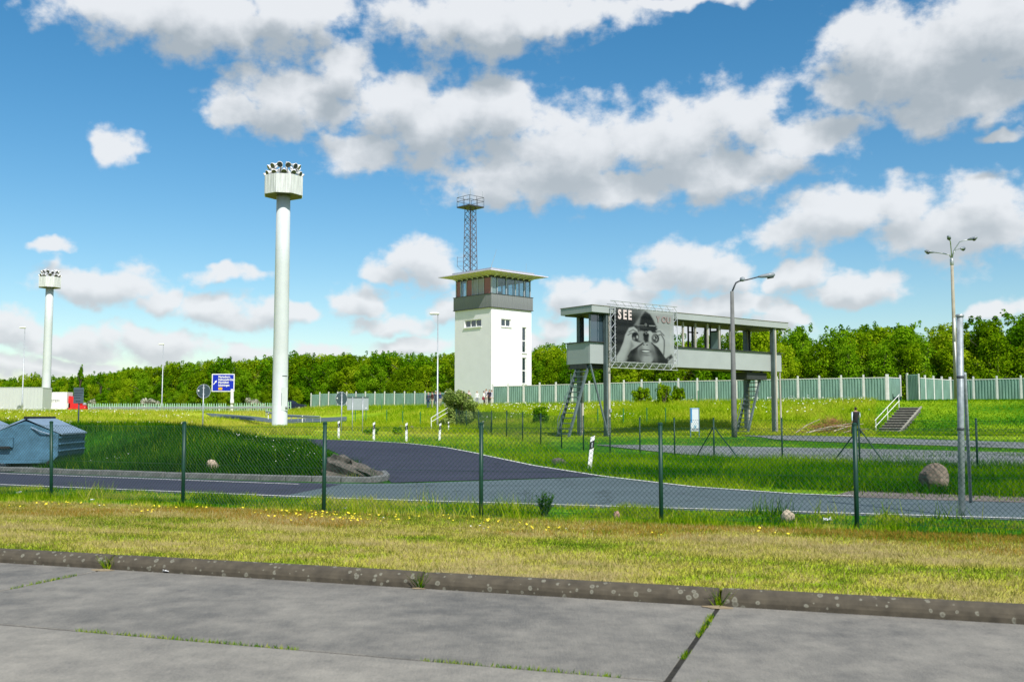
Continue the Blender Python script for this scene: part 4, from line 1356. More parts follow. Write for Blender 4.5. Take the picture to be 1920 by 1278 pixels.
pL, pR, pB, pT = sL + TW + .05, sR - TW - .05, zB + TW + .05, zT - TW - .05
# the printed picture: a man in a cap looking through binoculars
NU, NV = 150, 140
U, V = np.meshgrid(np.linspace(0, 1, NU), np.linspace(0, 1, NV))    # v from the top
IMG = np.zeros_like(U)
def soft(d, w): return 1 / (1 + np.exp(np.clip(d / w, -40, 40)))
def lay(mask, val):
    global IMG
    IMG = IMG * (1 - mask) + val * mask
def ell(cx_, cy_, rx_, ry_, ang=0.0, w=.06):
    du, dv = U - cx_, V - cy_
    c_, s__ = math.cos(ang), math.sin(ang)
    a, b = (du * c_ + dv * s__) / rx_, (-du * s__ + dv * c_) / ry_
    return soft(np.sqrt(a * a + b * b) - 1, w)
def pol(pts, w=.006):
    inside = np.zeros(U.shape, bool); dist = np.full(U.shape, 9.0)
    for (x0, y0), (x1, y1) in zip(pts, pts[1:] + pts[:1]):
        cond = ((y0 > V) != (y1 > V)) & (U < (x1 - x0) * (V - y0) / (y1 - y0 + 1e-12) + x0)
        inside ^= cond
        L2 = (x1 - x0) ** 2 + (y1 - y0) ** 2
        t = np.clip(((U - x0) * (x1 - x0) + (V - y0) * (y1 - y0)) / L2, 0, 1)
        dist = np.minimum(dist, np.hypot(U - x0 - t * (x1 - x0), V - y0 - t * (y1 - y0)))
    return soft(np.where(inside, -dist, dist), w)
def lin(pts, th, w=.004):
    dist = np.full(U.shape, 9.0)
    for (x0, y0), (x1, y1) in zip(pts, pts[1:]):
        L2 = (x1 - x0) ** 2 + (y1 - y0) ** 2
        t = np.clip(((U - x0) * (x1 - x0) + (V - y0) * (y1 - y0)) / L2, 0, 1)
        dist = np.minimum(dist, np.hypot(U - x0 - t * (x1 - x0), V - y0 - t * (y1 - y0)))
    return soft(dist - th, w)
IMG[:] = .06 + .36 * sstep((U - .30) / .28)
IMG = IMG + .10 * sstep((.06 - V) / .06) * (U > .1) + .06 * sstep((V - .3) / .3) * (U > .7)
lay(ell(.24, .02, .22, .10, 0, .3), .18)
lay(pol([(.30, .31), (.40, .14), (.45, .04), (.54, .05), (.46, .2), (.44, .3)]), .27)         # lit side of the cap
lay(pol([(.39, .33), (.42, .14), (.50, .02), (.585, .07), (.64, .17), (.70, .30), (.68, .35)]), .035)
lay(lin([(.37, .30), (.47, .295)], .007), .30); lay(lin([(.57, .292), (.67, .288)], .009), .42)
lay(ell(.505, .28, .025, .032), .22)
lay(pol([(.40, .34), (.70, .33), (.74, .36), (.72, .42), (.40, .42)]), .03)                    # brow shade
lay(pol([(.14, .92), (.22, .74), (.40, .62), (.62, .62), (.80, .74), (.90, .92), (.90, 1.02), (.12, 1.02)]), .03)      # jacket
lay(ell(.515, .80, .15, .24, 0, .035), .38)                                                   # face
lay(ell(.40, .86, .07, .16, .2, .3), .17); lay(ell(.65, .84, .05, .15, -.2, .3), .19)
lay(ell(.50, .69, .045, .06, 0, .25), .42); lay(ell(.475, .665, .014, .010), .05); lay(ell(.53, .665, .014, .010), .05)
lay(ell(.51, .785, .088, .030, 0, .12), .045); lay(ell(.51, .786, .070, .014, 0, .12), .62)
lay(ell(.515, .86, .05, .018, 0, .3), .18); lay(ell(.515, .93, .06, .045, 0, .3), .36)
lay(pol([(.0, .92), (.06, .80), (.12, .63), (.15, .50), (.22, .36), (.30, .33), (.36, .38), (.38, .45), (.30, .47), (.27, .58), (.36, .62), (.46, .63), (.35, .72), (.25, .80), (.20, .90), (.15, 1.02), (0, 1.02)], .004), .44)   # left hand
lay(pol([(.25, .62), (.22, .74), (.17, .88), (.13, 1.02), (.17, 1.0), (.24, .80), (.30, .70)], .012), .26)
lay(lin([(.46, .635), (.35, .725), (.25, .805), (.20, .91)], .012), .03); lay(lin([(.62, .625), (.72, .705), (.80, .825), (.86, .93)], .013), .03)
lay(lin([(.22, .44), (.29, .39), (.36, .44)], .006), .10); lay(lin([(.20, .50), (.25, .46), (.30, .47)], .006), .12)
lay(pol([(.68, .38), (.74, .33), (.82, .36), (.89, .48), (.93, .62), (.95, .80), (.94, .86), (.87, .93), (.80, .82), (.72, .70), (.62, .62), (.74, .62), (.79, .60), (.78, .48), (.71, .44)], .004), .46)
lay(pol([(.90, 1.0), (.98, .90), (1.02, .92), (1.02, 1.02)]), .36)   # right hand
lay(lin([(.68, .40), (.76, .38), (.83, .46)], .007), .10); lay(lin([(.72, .47), (.78, .44), (.83, .55), (.83, .66), (.82, .84)], .008), .10)
lay(pol([(.83, .93), (.96, .82), (.99, .88), (.87, .98)]), .035)                              # watch strap
lay(ell(.905, .915, .018, .022), .22)
lay(ell(.43, .50, .085, .10, .1, .06), .33); lay(ell(.58, .49, .06, .10, -.1, .06), .46)      # binocular bodies
lay(ell(.325, .52, .062, .085, 0, .05), .03); lay(ell(.36, .525, .016, .028, 0, .3), .52); lay(ell(.30, .56, .02, .03, 0, .3), .30)
lay(ell(.675, .53, .066, .085, 0, .05), .05); lay(ell(.665, .53, .050, .068, 0, .04), .34); lay(ell(.665, .535, .041, .056, 0, .05), .05)
lay(ell(.655, .52, .013, .026, 0, .3), .5); lay(ell(.69, .55, .010, .02, 0, .2), .40)
lay(ell(.51, .47, .05, .05, 0, .06), .04); lay(ell(.515, .43, .026, .030, 0, .08), .32); lay(ell(.515, .43, .014, .017, 0, .1), .03)
lay(pol([(.47, .47), (.56, .47), (.555, .60), (.50, .62), (.47, .56)]), .035)
IMG = np.clip(IMG, .001, 1) ** 1.45
IMG = np.clip(IMG + .006 * np.sin(V * 37) + .01 * (RNG.random(IMG.shape) - .5), .006, .7)
pv, pf_ = [], []
for j in range(NV):
    for i in range(NU):
        pv.append((pL + (pR - pL) * U[j, i], -.03 + .02 * math.sin(U[j, i] * 9) * math.sin(V[j, i] * 7), pT + (pB - pT) * V[j, i]))
for j in range(NV - 1):
    for i in range(NU - 1):
        q = j * NU + i
        pf_.append((q, q + NU, q + NU + 1, q + 1))
pme = np_mesh('printed_sheet', np.array(pv), np.array(pf_), IMG.ravel())
pm = bpy.data.materials.new('printed_mesh_fabric'); pm.use_nodes = True
t_ = pm.node_tree; b_ = t_.nodes['Principled BSDF']; b_.inputs['Roughness'].default_value = .8; b_.inputs['Specular IOR Level'].default_value = .15
a_n = nd(t_, 'ShaderNodeAttribute', attribute_name='tint')
mxp = nd(t_, 'ShaderNodeMix', data_type='RGBA')
mxp.inputs['A'].default_value = (.0, .002, .003, 1); mxp.inputs['B'].default_value = (.92, 1.0, .97, 1)
t_.links.new(a_n.outputs['Fac'], mxp.inputs['Factor']); t_.links.new(mxp.outputs['Result'], b_.inputs['Base Color'])
b_.inputs['Alpha'].default_value = .9
pme.materials.append(pm)
sheet = link('printed_sheet', pme, ban)
lc = MB()
for k in range(15):
    f_ = (k + .5) / 15
    x = pL + (pR - pL) * f_
    for z0, z1 in ((pT, pT + .1), (pB, pB - .1)):
        lc.tube([(x, -.03, z0), (x, 0, z1)], .008, 4)
    z = pB + (pT - pB) * f_
    for x0, x1 in ((pL, pL - .1), (pR, pR + .1)):
        lc.tube([(x0, -.03, z), (x1, 0, z)], .008, 4)
lc.build('lacing', WHITE, ban)['kind'] = 'stuff'
for x in (sL + .1, sR - .1):
    for z in (zT - .55, zb1 - .5, zB + .6):
        MB().tube([(x, 0.0, z), (x, BO + .02, z)], .03, 5).build('fixing_arm', ALT, ban)
LETTER = mat('pale_pink_print', (.62, .52, .50), .8, .05, 4)
LETTER2 = mat('faded_pink_print', (.27, .205, .20), .8, .05, 4)
W_ = pR - pL; H_ = pT - pB
for i, ch in enumerate('SEE'):
    me = text_mesh(ch, .70, 'letter', .028); me.materials.clear(); me.materials.append(LETTER)
    o = link('letter', me, sheet); o.location = (pL + W_ * (.03 + .085 * i), -.058, pT - H_ * .20); o.rotation_euler = (math.pi / 2, 0, 0); o.scale = (.86, 1.12, 1)
for i, ch in enumerate('YOU'):
    me = text_mesh(ch, .56, 'letter', .010); me.materials.clear(); me.materials.append(LETTER2)
    o = link('letter', me, sheet); o.location = (pL + W_ * (.69 + .092 * i), -.058, pT - H_ * .21); o.rotation_euler = (math.pi / 2, 0, 0)

# ================================================================== METAL PANEL WALL
TEAL = mat('green_corrugated_sheet', (.19, .32, .265), .5, .22, 1.3, streak=(3, 3, .5))
POSTW = mat('white_steel_post', (.66, .66, .63), .6, .12, 2)
def rib_mesh(w, h):
    b = MB(); n = 7
    xs_ = []
    for k in range(n):
        x0 = -w / 2 + w * k / n
        xs_ += [(x0, 0), (x0 + w / n * .42, 0), (x0 + w / n * .5, -.055), (x0 + w / n * .92, -.055)]
    xs_.append((w / 2, 0))
    vs = [(x, y, 0) for x, y in xs_] + [(x, y, h) for x, y in xs_]
    m_ = len(xs_)
    b.add(vs, [(i, i + 1, m_ + i + 1, m_ + i) for i in range(m_ - 1)])
    b.add([(-w / 2, .02, 0), (w / 2, .02, 0), (w / 2, .02, h), (-w / 2, .02, h)], [(3, 2, 1, 0)])
    return b
def wall_run(label, A, B, w=2.0, h=2.25, skip=(), fr=True):
    d = B - A; d.z = 0
    n = max(1, round(d.length / w)); w_ = d.length / n
    e = d.normalized(); ang = math.atan2(e.y, e.x)
    t = thing('metal_wall', label, 'wall', tuple(A), 0.0, 'green metal panel wall runs')
    pm_ = rib_mesh(w_ - .22, h).mesh('panel'); pm_.materials.append(TEAL)
    fb = MB(); ww = w_ - .16
    fb.box((0, -.02, h), (ww, .09, .07)); fb.box((-ww / 2, -.02, h / 2), (.055, .09, h)); fb.box((ww / 2, -.02, h / 2), (.055, .09, h)); fb.box((0, -.02, .06), (ww - .06, .08, .06))
    fme = fb.mesh('panel_frame'); fme.materials.append(POSTW)
    pb = MB().bevbox((0, 0, h / 2), (.15, .15, h + .5), .015); pme_ = pb.mesh('post'); pme_.materials.append(POSTW)
    for k in range(n + 1):
        p = A + e * w_ * k; z = hz(p.x, p.y) - A.z
        o = link('post', pme_, t); o.location = (p.x - A.x, p.y - A.y, z); o.rotation_euler = (0, 0, ang)
    for k in range(n):
        p = A + e * w_ * (k + .5); z = hz(p.x, p.y) - A.z
        if k in skip: continue
        o = link('panel', pm_, t); o.location = (p.x - A.x, p.y - A.y, z - .05); o.rotation_euler = (0, 0, ang)
        if fr:
            f_ = link('panel_frame', fme, o)
    return t
wall_run('long run of green corrugated metal wall from the tower to the steps', gx(924, 113.5), gx(1663, 92))
wall_run('distant run of green metal wall left of the tower', gx(583, 160), Vector((-4.5, 139, hz(-4.5, 139))), fr=False)
wall_run('short angled green wall panel beside the gap above the steps', gx(1665.5, 92.1), gx(1689, 94))
wall_run('green metal wall receding to the right of the wall gap', gx(1702, 91.2), gx(1782, 98.6))
wall_run('rightmost run of green metal wall before the wood', gx(1783.5, 98.6), gx(2010, 92))
# open gate leaf in the gap
gl = gx(1703, 89.6)
gt = thing('wall_gate', 'narrow green gate leaf standing open in the wall gap', 'gate', tuple(gl), math.atan2(-1.2, .75))
o = rib_mesh(1.1, 2.3).build('panel', TEAL, gt); o.location = (.55, 0, .05)
MB().bevbox((1.13, 0, 1.15), (.12, .12, 2.5), .01).bevbox((-.03, 0, 1.2), (.12, .12, 2.6), .01).build('gate_frame', POSTW, gt)
# ================================================================== STREET LAMPS
LAMP_HEAD = mat('lamp_head_grey', (.22, .25, .28), .4, .08, 4)
def slim_lamp(px, Yd, ytop, label, head=1.0):
    g = gx(px, Yd)
    H = at(px, ytop, Yd).z - g.z
    t = thing('street_lamp', label, 'street lamp', tuple(g), 0, 'slim grey street lamps')
    MB().tube([(0, 0, -.2), (0, 0, 1.2), (0, 0, 1.25), (0, 0, H)], [.10, .095, .075, .045], 10).build('pole', GALV, t, smooth=True)
    MB().bevbox((-.28 * head, 0, H + .02), (.75 * head, .3, .16), .04).build('lamp_head', WHITE, t)
    MB().box((-.34 * head, 0, H - .07), (.45 * head, .2, .03)).build('lamp_glass', LAMPI, t)
    return t
slim_lamp(41, 120, 614, 'slim grey lamp post in front of the grey trailer')
slim_lamp(303, 139, 645, 'slim grey lamp post beside the motorway picket screen')
slim_lamp(820, 85, 588, 'slim grey lamp post left of the white tower', 1.1)

# concrete lamp post with a curved arm in front of the bridge
g = gx(1377, 58.5)
H = at(1378, 546, 58.5).z - g.z
t = thing('arm_lamp', 'grey concrete lamp post with one curved arm in front of the bridge', 'street lamp', tuple(g))
CPOST = mat('dark_concrete_pole', (.145, .15, .145), .85, .2, 2, bump=.2)
MB().tube([(0, 0, -.3), (0, 0, 1.5), (0, 0, H)], [.17, .16, .105], 12).build('pole', CPOST, t, smooth=True)
k_ = F / 58.5
def arm_pt(px, py): 
    p = at(px, py, 58.5); return (p.x - g.x, 0, p.z - g.z)
MB().tube([(0.02, 0, H), arm_pt(1377.5, 535), arm_pt(1380, 530), arm_pt(1386, 527), arm_pt(1400, 524.5), arm_pt(1424, 518.5)], [.05, .05, .048, .045, .042, .038], 8).build('arm', DARK_STEEL, t, smooth=True)
a, c = Vector(arm_pt(1421, 519)), Vector(arm_pt(1453, 514.5))
d = (c - a)
MB().tube([a, a + d * .2, a + d * .6, a + d * .92, c], [.05, .10, .14, .13, .05], 10).build('lamp_head', LAMP_HEAD, t, smooth=True)
MB().tube([a + d * .55 + Vector((0, 0, -.12)), a + d * .9 + Vector((0, 0, -.10))], .09, 8).build('lamp_glass', LAMPI, t, smooth=True)
b_ = Vector(arm_pt(1392, 524))
MB().lathe([(.02, -.12), (.14, -.08), (.17, .0), (.12, .12), (.02, .16)], 10, b_).build('small_lamp', LAMP_HEAD, t, smooth=True)

# four-armed lamp far behind the steel tube
g = gx(1793.5, 89.5)
H = at(1794, 496, 89.5).z - g.z
t = thing('four_arm_lamp', 'tall concrete lamp post with four curved arms at the right', 'street lamp', tuple(g))
TANC = mat('tan_concrete_pole', (.34, .31, .24), .85, .12, 2)
MB().tube([(0, 0, -.3), (0, 0, H)], [.20, .13], 12).build('pole', TANC, t, smooth=True)
MB().lathe([(.14, H - .05), (.17, H), (.17, H + .5), (.10, H + .6)], 10).build('collar', GALV, t, smooth=True)
for (dx, dy, L_, up, dr) in ((-1, .25, 1.55, .75, .35), (-.5, -.9, 1.5, 1.3, .0), (.8, -.35, 1.45, 1.35, -.05), (.8, .55, 1.45, .9, .1)):
    dv = Vector((dx, dy, 0)).normalized()
    p0 = Vector((0, 0, H + .45)); p1 = p0 + dv * .18 + Vector((0, 0, up * .6)); p2 = p0 + dv * .7 + Vector((0, 0, up * 1.0 + .2 - dr)); p3 = p0 + dv * L_ + Vector((0, 0, up + .35 - dr))
    arm = MB().tube([p0, p1, p2, p3], [.06, .055, .05, .05], 7).build('arm', GALV, t, smooth=True)
    dd_ = (p3 - p2).normalized()
    MB().tube([p3 - dd_ * .1, p3 + dd_ * .2, p3 + dd_ * .6, p3 + dd_ * .75], [.06, .14, .17, .05], 10).build('lamp_head', LAMP_HEAD, arm, smooth=True)
    MB().lathe([(.03, -.26), (.16, -.18), (.18, -.06), (.16, .02)], 10, p3 + dd_ * .45).build('lamp_glass', LAMPI, arm, smooth=True)

# steel tube with a leaning brace beside the road, near the front fence
g = gz(1803, 968)
H = at(1799, 590, g.y).z
t = thing('steel_post', 'thick galvanised steel tube with collar and leaning brace behind the fence', 'post', (g.x, g.y, 0))
tp = at(1799.5, 592, g.y)
STEEL_TUBE = mat('dull_galvanised_tube', (.30, .34, .36), .5, .25, 9, metal=.3)
MB().tube([(0, 0, -.2), (tp.x - g.x, 0, H)], .052, 14).build('tube', STEEL_TUBE, t, smooth=True)
c0 = Vector((tp.x - g.x, 0, H))
MB().lathe([(.055, -.04), (.066, -.035), (.066, .0), (.05, .01)], 14, c0).build('collar', GALV, t, smooth=True)
q0 = at(1806, 700, g.y + .15); q1 = gz(1819, 896)
q1 = at(1819, 900, g.y + 2.6); q1.z = 0
MB().tube([(q0.x - g.x, .1, q0.z), (q1.x - g.x, q1.y - g.y, -.05)], .03, 8).build('brace', STEEL_TUBE, t, smooth=True)
w0 = at(1790.5, 596, g.y); w1 = at(1791, 640, g.y)
MB().tube([(w0.x - g.x, .02, w0.z), (w1.x - g.x, .02, w1.z)], .016, 6).tube([(w1.x - g.x, .02, w1.z), (w1.x - g.x + .04, .02, w1.z - .9)], .012, 6).build('cable_pipe', WHITE, t, smooth=True)
for zz in (2.25, 1.4):
    MB().lathe([(.054, zz), (.060, zz + .01), (.060, zz + .035), (.054, zz + .045)], 14, (c0.x * zz / H, 0, 0)).build('clamp', DARK_STEEL, t, smooth=True)

# ================================================================== SIGNS
SIGN_BACK = mat('dark_grey_sign_back', (.045, .075, .085), .5, .12, 3)
SIGN_GREY = mat('grey_sign_back', (.33, .37, .40), .5, .06, 2)
BLUE = mat('motorway_sign_blue', (.004, .022, .42), .4, .05, 2)
ORANGE = mat('sign_orange', (.85, .42, .02), .5, .05, 2)
def round_sign(px, ymid, ybase, Yd, rpx, label, squash=1.0, yaw=0.0):
    k = F / Yd
    g = gx(px, Yd)
    zc = at(px, ymid, Yd).z - g.z; r = rpx / k
    t = thing('round_sign', label, 'road sign', tuple(g), yaw, 'round road signs seen from behind')
    MB().tube([(0, 0, -.3), (0, 0, zc + r * 1.05)], .034 * 100 / k / 2.2 if False else .035, 8).build('pole', GALV, t, smooth=True)
    M3 = Matrix.Rotation(math.pi / 2, 3, 'X')
    MB().lathe([(r * .97, -.012), (r, -.008), (r, .008), (r * .97, .012)], 32, (0, .05, zc), M=M3).build('disc', SIGN_BACK, t)
    MB().lathe([(r + .002, -.014), (r + .025, -.014), (r + .025, .014), (r + .002, .014), (r + .002, -.014)], 32, (0, .05, zc), M=M3, cap=False).build('rim', SIGN_GREY, t)
    MB().box((0, .025, zc + r * .5), (.16, .03, .05)).box((0, .025, zc - r * .5), (.16, .03, .05)).build('clamp', GALV, t)
    MB().lathe([(.05, 0), (.05, .006)], 10, (-r * .78, .03, zc + .03), M=M3).build('sticker', WHITE, t)
    return t
round_sign(379.5, 733, 806, 58, 12.2, 'round dark sign back on a grey pole rising from the mound')
round_sign(640, 747, 818, 66, 12.3, 'round dark sign back beside the grey rectangular sign', yaw=.75)
# rectangular direction sign seen from behind
g = gx(670, 70); k = F / 70
zc0 = at(670, 768.5, 70).z - g.z; zc1 = at(670, 744, 70).z - g.z
t = thing('rectangular_sign', 'grey rectangular sign seen from behind on two posts', 'road sign', tuple(g))
w2 = 20 / k
MB().bevbox((0, .05, (zc0 + zc1) / 2), (2 * w2, .03, zc1 - zc0), .012).build('board', SIGN_GREY, t)
MB().box((0, .03, zc1 - .01), (2 * w2 + .03, .07, .05)).build('top_rail', SIGN_BACK, t)
for x in (-9.5, 9.5):
    MB().tube([(x / k, 0, -.3), (x / k, 0, zc1 + .02)], .034, 8).build('post', GALV, t, smooth=True)
M3 = Matrix.Rotation(math.pi / 2, 3, 'X')
MB().lathe([(.045, 0), (.045, .006)], 10, (w2 * .78, .03, zc0 + .15), M=M3).build('sticker', WHITE, t)
# small text board on a pole, left
g = gx(146, 60); k = F / 60
zc0 = at(146, 756, 60).z - g.z; zc1 = at(146, 726.5, 60).z - g.z
t = thing('notice_board', 'dark grey notice board with faint text lines on a pole', 'notice board', tuple(g), -.12)
MB().tube([(0, 0, -.3), (0, 0, zc1)], .045, 8).build('pole', SIGN_BACK, t, smooth=True)
brd = MB().bevbox((0, -.07, (zc0 + zc1) / 2), (20 / k, .03, zc1 - zc0), .01).build('board', mat('slate_grey_board', (.085, .12, .14), .5, .08, 3), t)
INK = mat('faded_dark_ink', (.028, .04, .05), .6, .05, 3)
hB = zc1 - zc0
for i, (f0, f1) in enumerate(((.06, .92), (.06, .94), (.06, .80), (.06, .62), (.26, .74))):
    z = zc1 - hB * (.18 + .155 * i + (.06 if i == 4 else 0))
    x = -10 / k + 20 / k * f0
    xe = -10 / k + 20 / k * f1
    b = MB()
    while x < xe:
        w_ = random.uniform(.04, .10)
        b.box((x + w_ / 2, -.089, z), (w_, .006, .045)); x += w_ + .022
    b.build('text_line', INK, brd)
# blue motorway sign
g = gx(434, 150); k = F / 150
t = thing('motorway_sign', 'blue motorway sign listing four places with white arrow', 'road sign', tuple(g))
x0, x1 = (396 - 434) / k, (438.5 - 434) / k
z0, z1 = at(417, 734, 150).z - g.z, at(417, 700.5, 150).z - g.z
MB().tube([(0, .12, -.4), (0, .12, z0 + .4)], .24, 8).build('post', WHITE, t)
MB().bevbox(((x0 + x1) / 2, 0, (z0 + z1) / 2), (x1 - x0, .06, z1 - z0), .05).build('border', WHITE, t)
brd = MB().bevbox(((x0 + x1) / 2, -.02, (z0 + z1) / 2), (x1 - x0 - .24, .06, z1 - z0 - .24), .03).build('board', BLUE, t)
Hs, Ws = z1 - z0, x1 - x0
for i, s_ in enumerate(('Marienborn', 'Helmstedt-Ost', 'Morsleben', 'Schöningen')):
    text(s_, Hs * .165, WHITE, brd, (x0 + Ws * .29, -.06, z1 - Hs * (.225 + .155 * i)), (math.pi / 2, 0, 0), .012, .84)
MB().bevbox((x0 + Ws * .385, -.05, z0 + Hs * .17), (Ws * .17, .02, Hs * .14), .005).build('orange_field', ORANGE, brd)
ax0, az0 = x0 + Ws * .08, z0 + Hs * .40
Mx = Matrix.Translation((ax0, -.055, az0)) @ Matrix.Rotation(math.pi / 2, 4, 'X') @ Matrix.Rotation(math.radians(52), 4, 'Z')
L_ = Hs * .31
MB().prism([(0, -.06), (L_ * .6, -.06), (L_ * .55, -.18), (L_, 0), (L_ * .55, .18), (L_ * .6, .06), (0, .06)], 0, .012, M=Mx).build('arrow', WHITE, brd)
zbx = at(434, 752, 150).z - g.z
MB().bevbox((.12, -.2, zbx), (.5, .25, .55), .03).build('control_box', WHITE, t)
# info stele near the bridge
g = gx(1303, 58.6); k = F / 58.6
t = thing('info_stele', 'narrow white and blue information panel on two legs by the bridge', 'info panel', tuple(g))
z0, z1 = at(1303, 808, 58.6).z - g.z, at(1303, 764.5, 58.6).z - g.z
for x in (-8 / k, 8 / k):
    MB().bevbox((x, 0, z1 / 2), (.045, .06, z1 + .02), .006).build('leg', mat('blue_grey_frame', (.10, .20, .30), .5, .1, 3), t)
wS = 14.6 / k
pnl = MB().bevbox((0, 0, (z0 + z1) / 2), (wS, .035, z1 - z0), .006).build('panel', mat('panel_print_white', (.62, .66, .70), .5, .05, 3), t)
MB().box((-wS * .41, -.024, (z0 + z1) / 2 + .25), (wS * .14, .008, (z1 - z0) * .62)).box((0, -.0245, z1 - .03), (wS * .98, .008, .03)).build('blue_band', mat('print_blue', (.02, .22, .48), .5, .05, 3), pnl)
b = MB()
for i in range(7):
    for j in range(5):
        if random.random() < .75 and abs(i - 3) + abs(j - 2) < 5:
            b.box((-.07 + .024 * i, -.024, z0 + .17 + .04 * j), (.018, .006, .03))
b.build('emblem', mat('print_light_blue', (.18, .44, .62), .5, .05, 3), pnl)
b = MB()
for i in range(3):
    x = -wS * .42
    while x < wS * .38:
        w_ = random.uniform(.02, .06); b.box((x + w_ / 2, -.024, z0 + .12 - .028 * i), (w_, .006, .012)); x += w_ + .012
b.build('text_lines', mat('print_dark', (.08, .1, .14), .5, .05, 3), pnl)

# ================================================================== GUIDE POSTS
def guide_post_meshes():
    b = MB()
    H = 1.05
    b.add([(-.06, -.05, -.1), (.06, -.05, -.1), (.06, .05, -.1), (-.06, .05, -.1), (-.06, -.05, H - .06), (.06, -.05, H), (.06, .05, H), (-.06, .05, H - .06)],
          [(0, 1, 5, 4), (1, 2, 6, 5), (2, 3, 7, 6), (3, 0, 4, 7), (4, 5, 6, 7), (3, 2, 1, 0)])
    m1 = b.mesh('shaft'); m1.materials.append(WHITE)
    b = MB()
    b.add([(-.063, -.053, .60), (.063, -.053, .68), (.063, .053, .68), (-.063, .053, .60), (-.063, -.053, .84), (.063, -.053, .92), (.063, .053, .92), (-.063, .053, .84)],
          [(0, 1, 5, 4), (1, 2, 6, 5), (2, 3, 7, 6), (3, 0, 4, 7), (4, 5, 6, 7), (3, 2, 1, 0)])
    m2 = b.mesh('black_band'); m2.materials.append(BLACK)
    b = MB().box((0, -.056, .76), (.035, .008, .15)); m3 = b.mesh('reflector'); m3.materials.append(SIGN_GREY)
    return m1, m2, m3
GPM = guide_post_meshes()
def guide_post(g, label, sc=1.0, lean=0.0, rz=0.0):
    t = thing('guide_post', label, 'guide post', tuple(g), rz, 'white guide posts along the road')
    t.rotation_euler = (0, lean, rz); t.scale = (sc, sc, sc)
    for n_, m_ in zip(('shaft', 'black_band', 'reflector'), GPM):
        link(n_, m_, t)
guide_post(gz(1105, 880), 'leaning white guide post at the outer road bend in front of the bridge', 1.0, .11)
guide_post(gp(635, 821, 30), 'white guide post at the foot of the round sign beside the road', .95)
guide_post(gp(701, 825, 30), 'white guide post just right of the grey rectangular sign', .95)
guide_post(gp(762, 827, 30), 'white guide post between the rectangular sign and the lamp post', .95)
guide_post(gp(824, 825, 30), 'white guide post right at the foot of the lamp post', .9, .05)
guide_post(gx(841, 76), 'far white guide post in front of the round bush', .75)
guide_post(gx(906, 78), 'far white guide post right of the round bush', .75)
guide_post(gx(567, 112), 'tiny white guide post right of the floodlight mast', .8)
guide_post(gx(503, 122), 'tiny white guide post just left of the floodlight mast', .8)
guide_post(gx(411, 146), 'tiny white guide post below the blue sign', .9)
guide_post(gx(270, 146), 'tiny white guide post left of the motorway lamp', .9)

# ================================================================== MOTORWAY BARRIERS
PICK = mat('pale_green_slat', (.30, .52, .34), .6, .12, 3)
A, B = gx(166, 148), gx(545, 148)
t = thing('picket_screen', 'row of pale green upright slats along the motorway', 'fence', (A.x, A.y, A.z), 0)
pk = MB().bevbox((0, 0, .65), (.13, .05, 1.3), .008).mesh('slat'); pk.materials.append(PICK)
npk = 88
for i in range(npk):
    if i in (60, 61, 62): continue
    X_ = A.x + (B.x - A.x) * i / (npk - 1)
    o = link('slat', pk, t); o.location = (X_ - A.x, 0, hz(X_, 148) - A.z + .02); o.rotation_euler = (0, random.uniform(-.03, .03), .5)
MB().box(((B.x - A.x) / 2, .06, .3), (B.x - A.x, .04, .06)).box(((B.x - A.x) / 2, .06, .95), (B.x - A.x, .04, .06)).build('rail', PICK, t)
def crash_barrier(label, P0, P1, n):
    t = thing('crash_barrier', label, 'crash barrier', tuple(P0), 0, 'steel crash barriers')
    prof_ = [(0, .47), (.05, .52), (.05, .58), (.0, .62), (.05, .66), (.05, .72), (0, .77)]
    b = MB(); pts = [P0.lerp(P1, i / n) for i in range(n + 1)]
    e = (P1 - P0).normalized(); nv = Vector((e.y, -e.x, 0))
    vs = []
    for p in pts:
        zz = hz(p.x, p.y)
        for o_, z_ in prof_:
            q = Vector((p.x, p.y, zz + z_)) + nv * o_ - P0
            vs.append(q)
    m_ = len(prof_)
    fs = [(i * m_ + j, i * m_ + j + 1, (i + 1) * m_ + j + 1, (i + 1) * m_ + j) for i in range(n) for j in range(m_ - 1)]
    b.add(vs, fs).build('rail', GALV, t)
    for p in pts:
        zz = hz(p.x, p.y) - P0.z
        MB().box((p.x - P0.x - nv.x * .06, p.y - P0.y - nv.y * .06, zz + .3), (.08, .1, .8)).build('post', GALV, t)
crash_barrier('long steel crash barrier in front of the green slats', gx(170, 145), gx(517, 143), 20)
crash_barrier('short steel crash barrier passing behind the floodlight mast', gx(498, 127), gx(600, 108), 8)

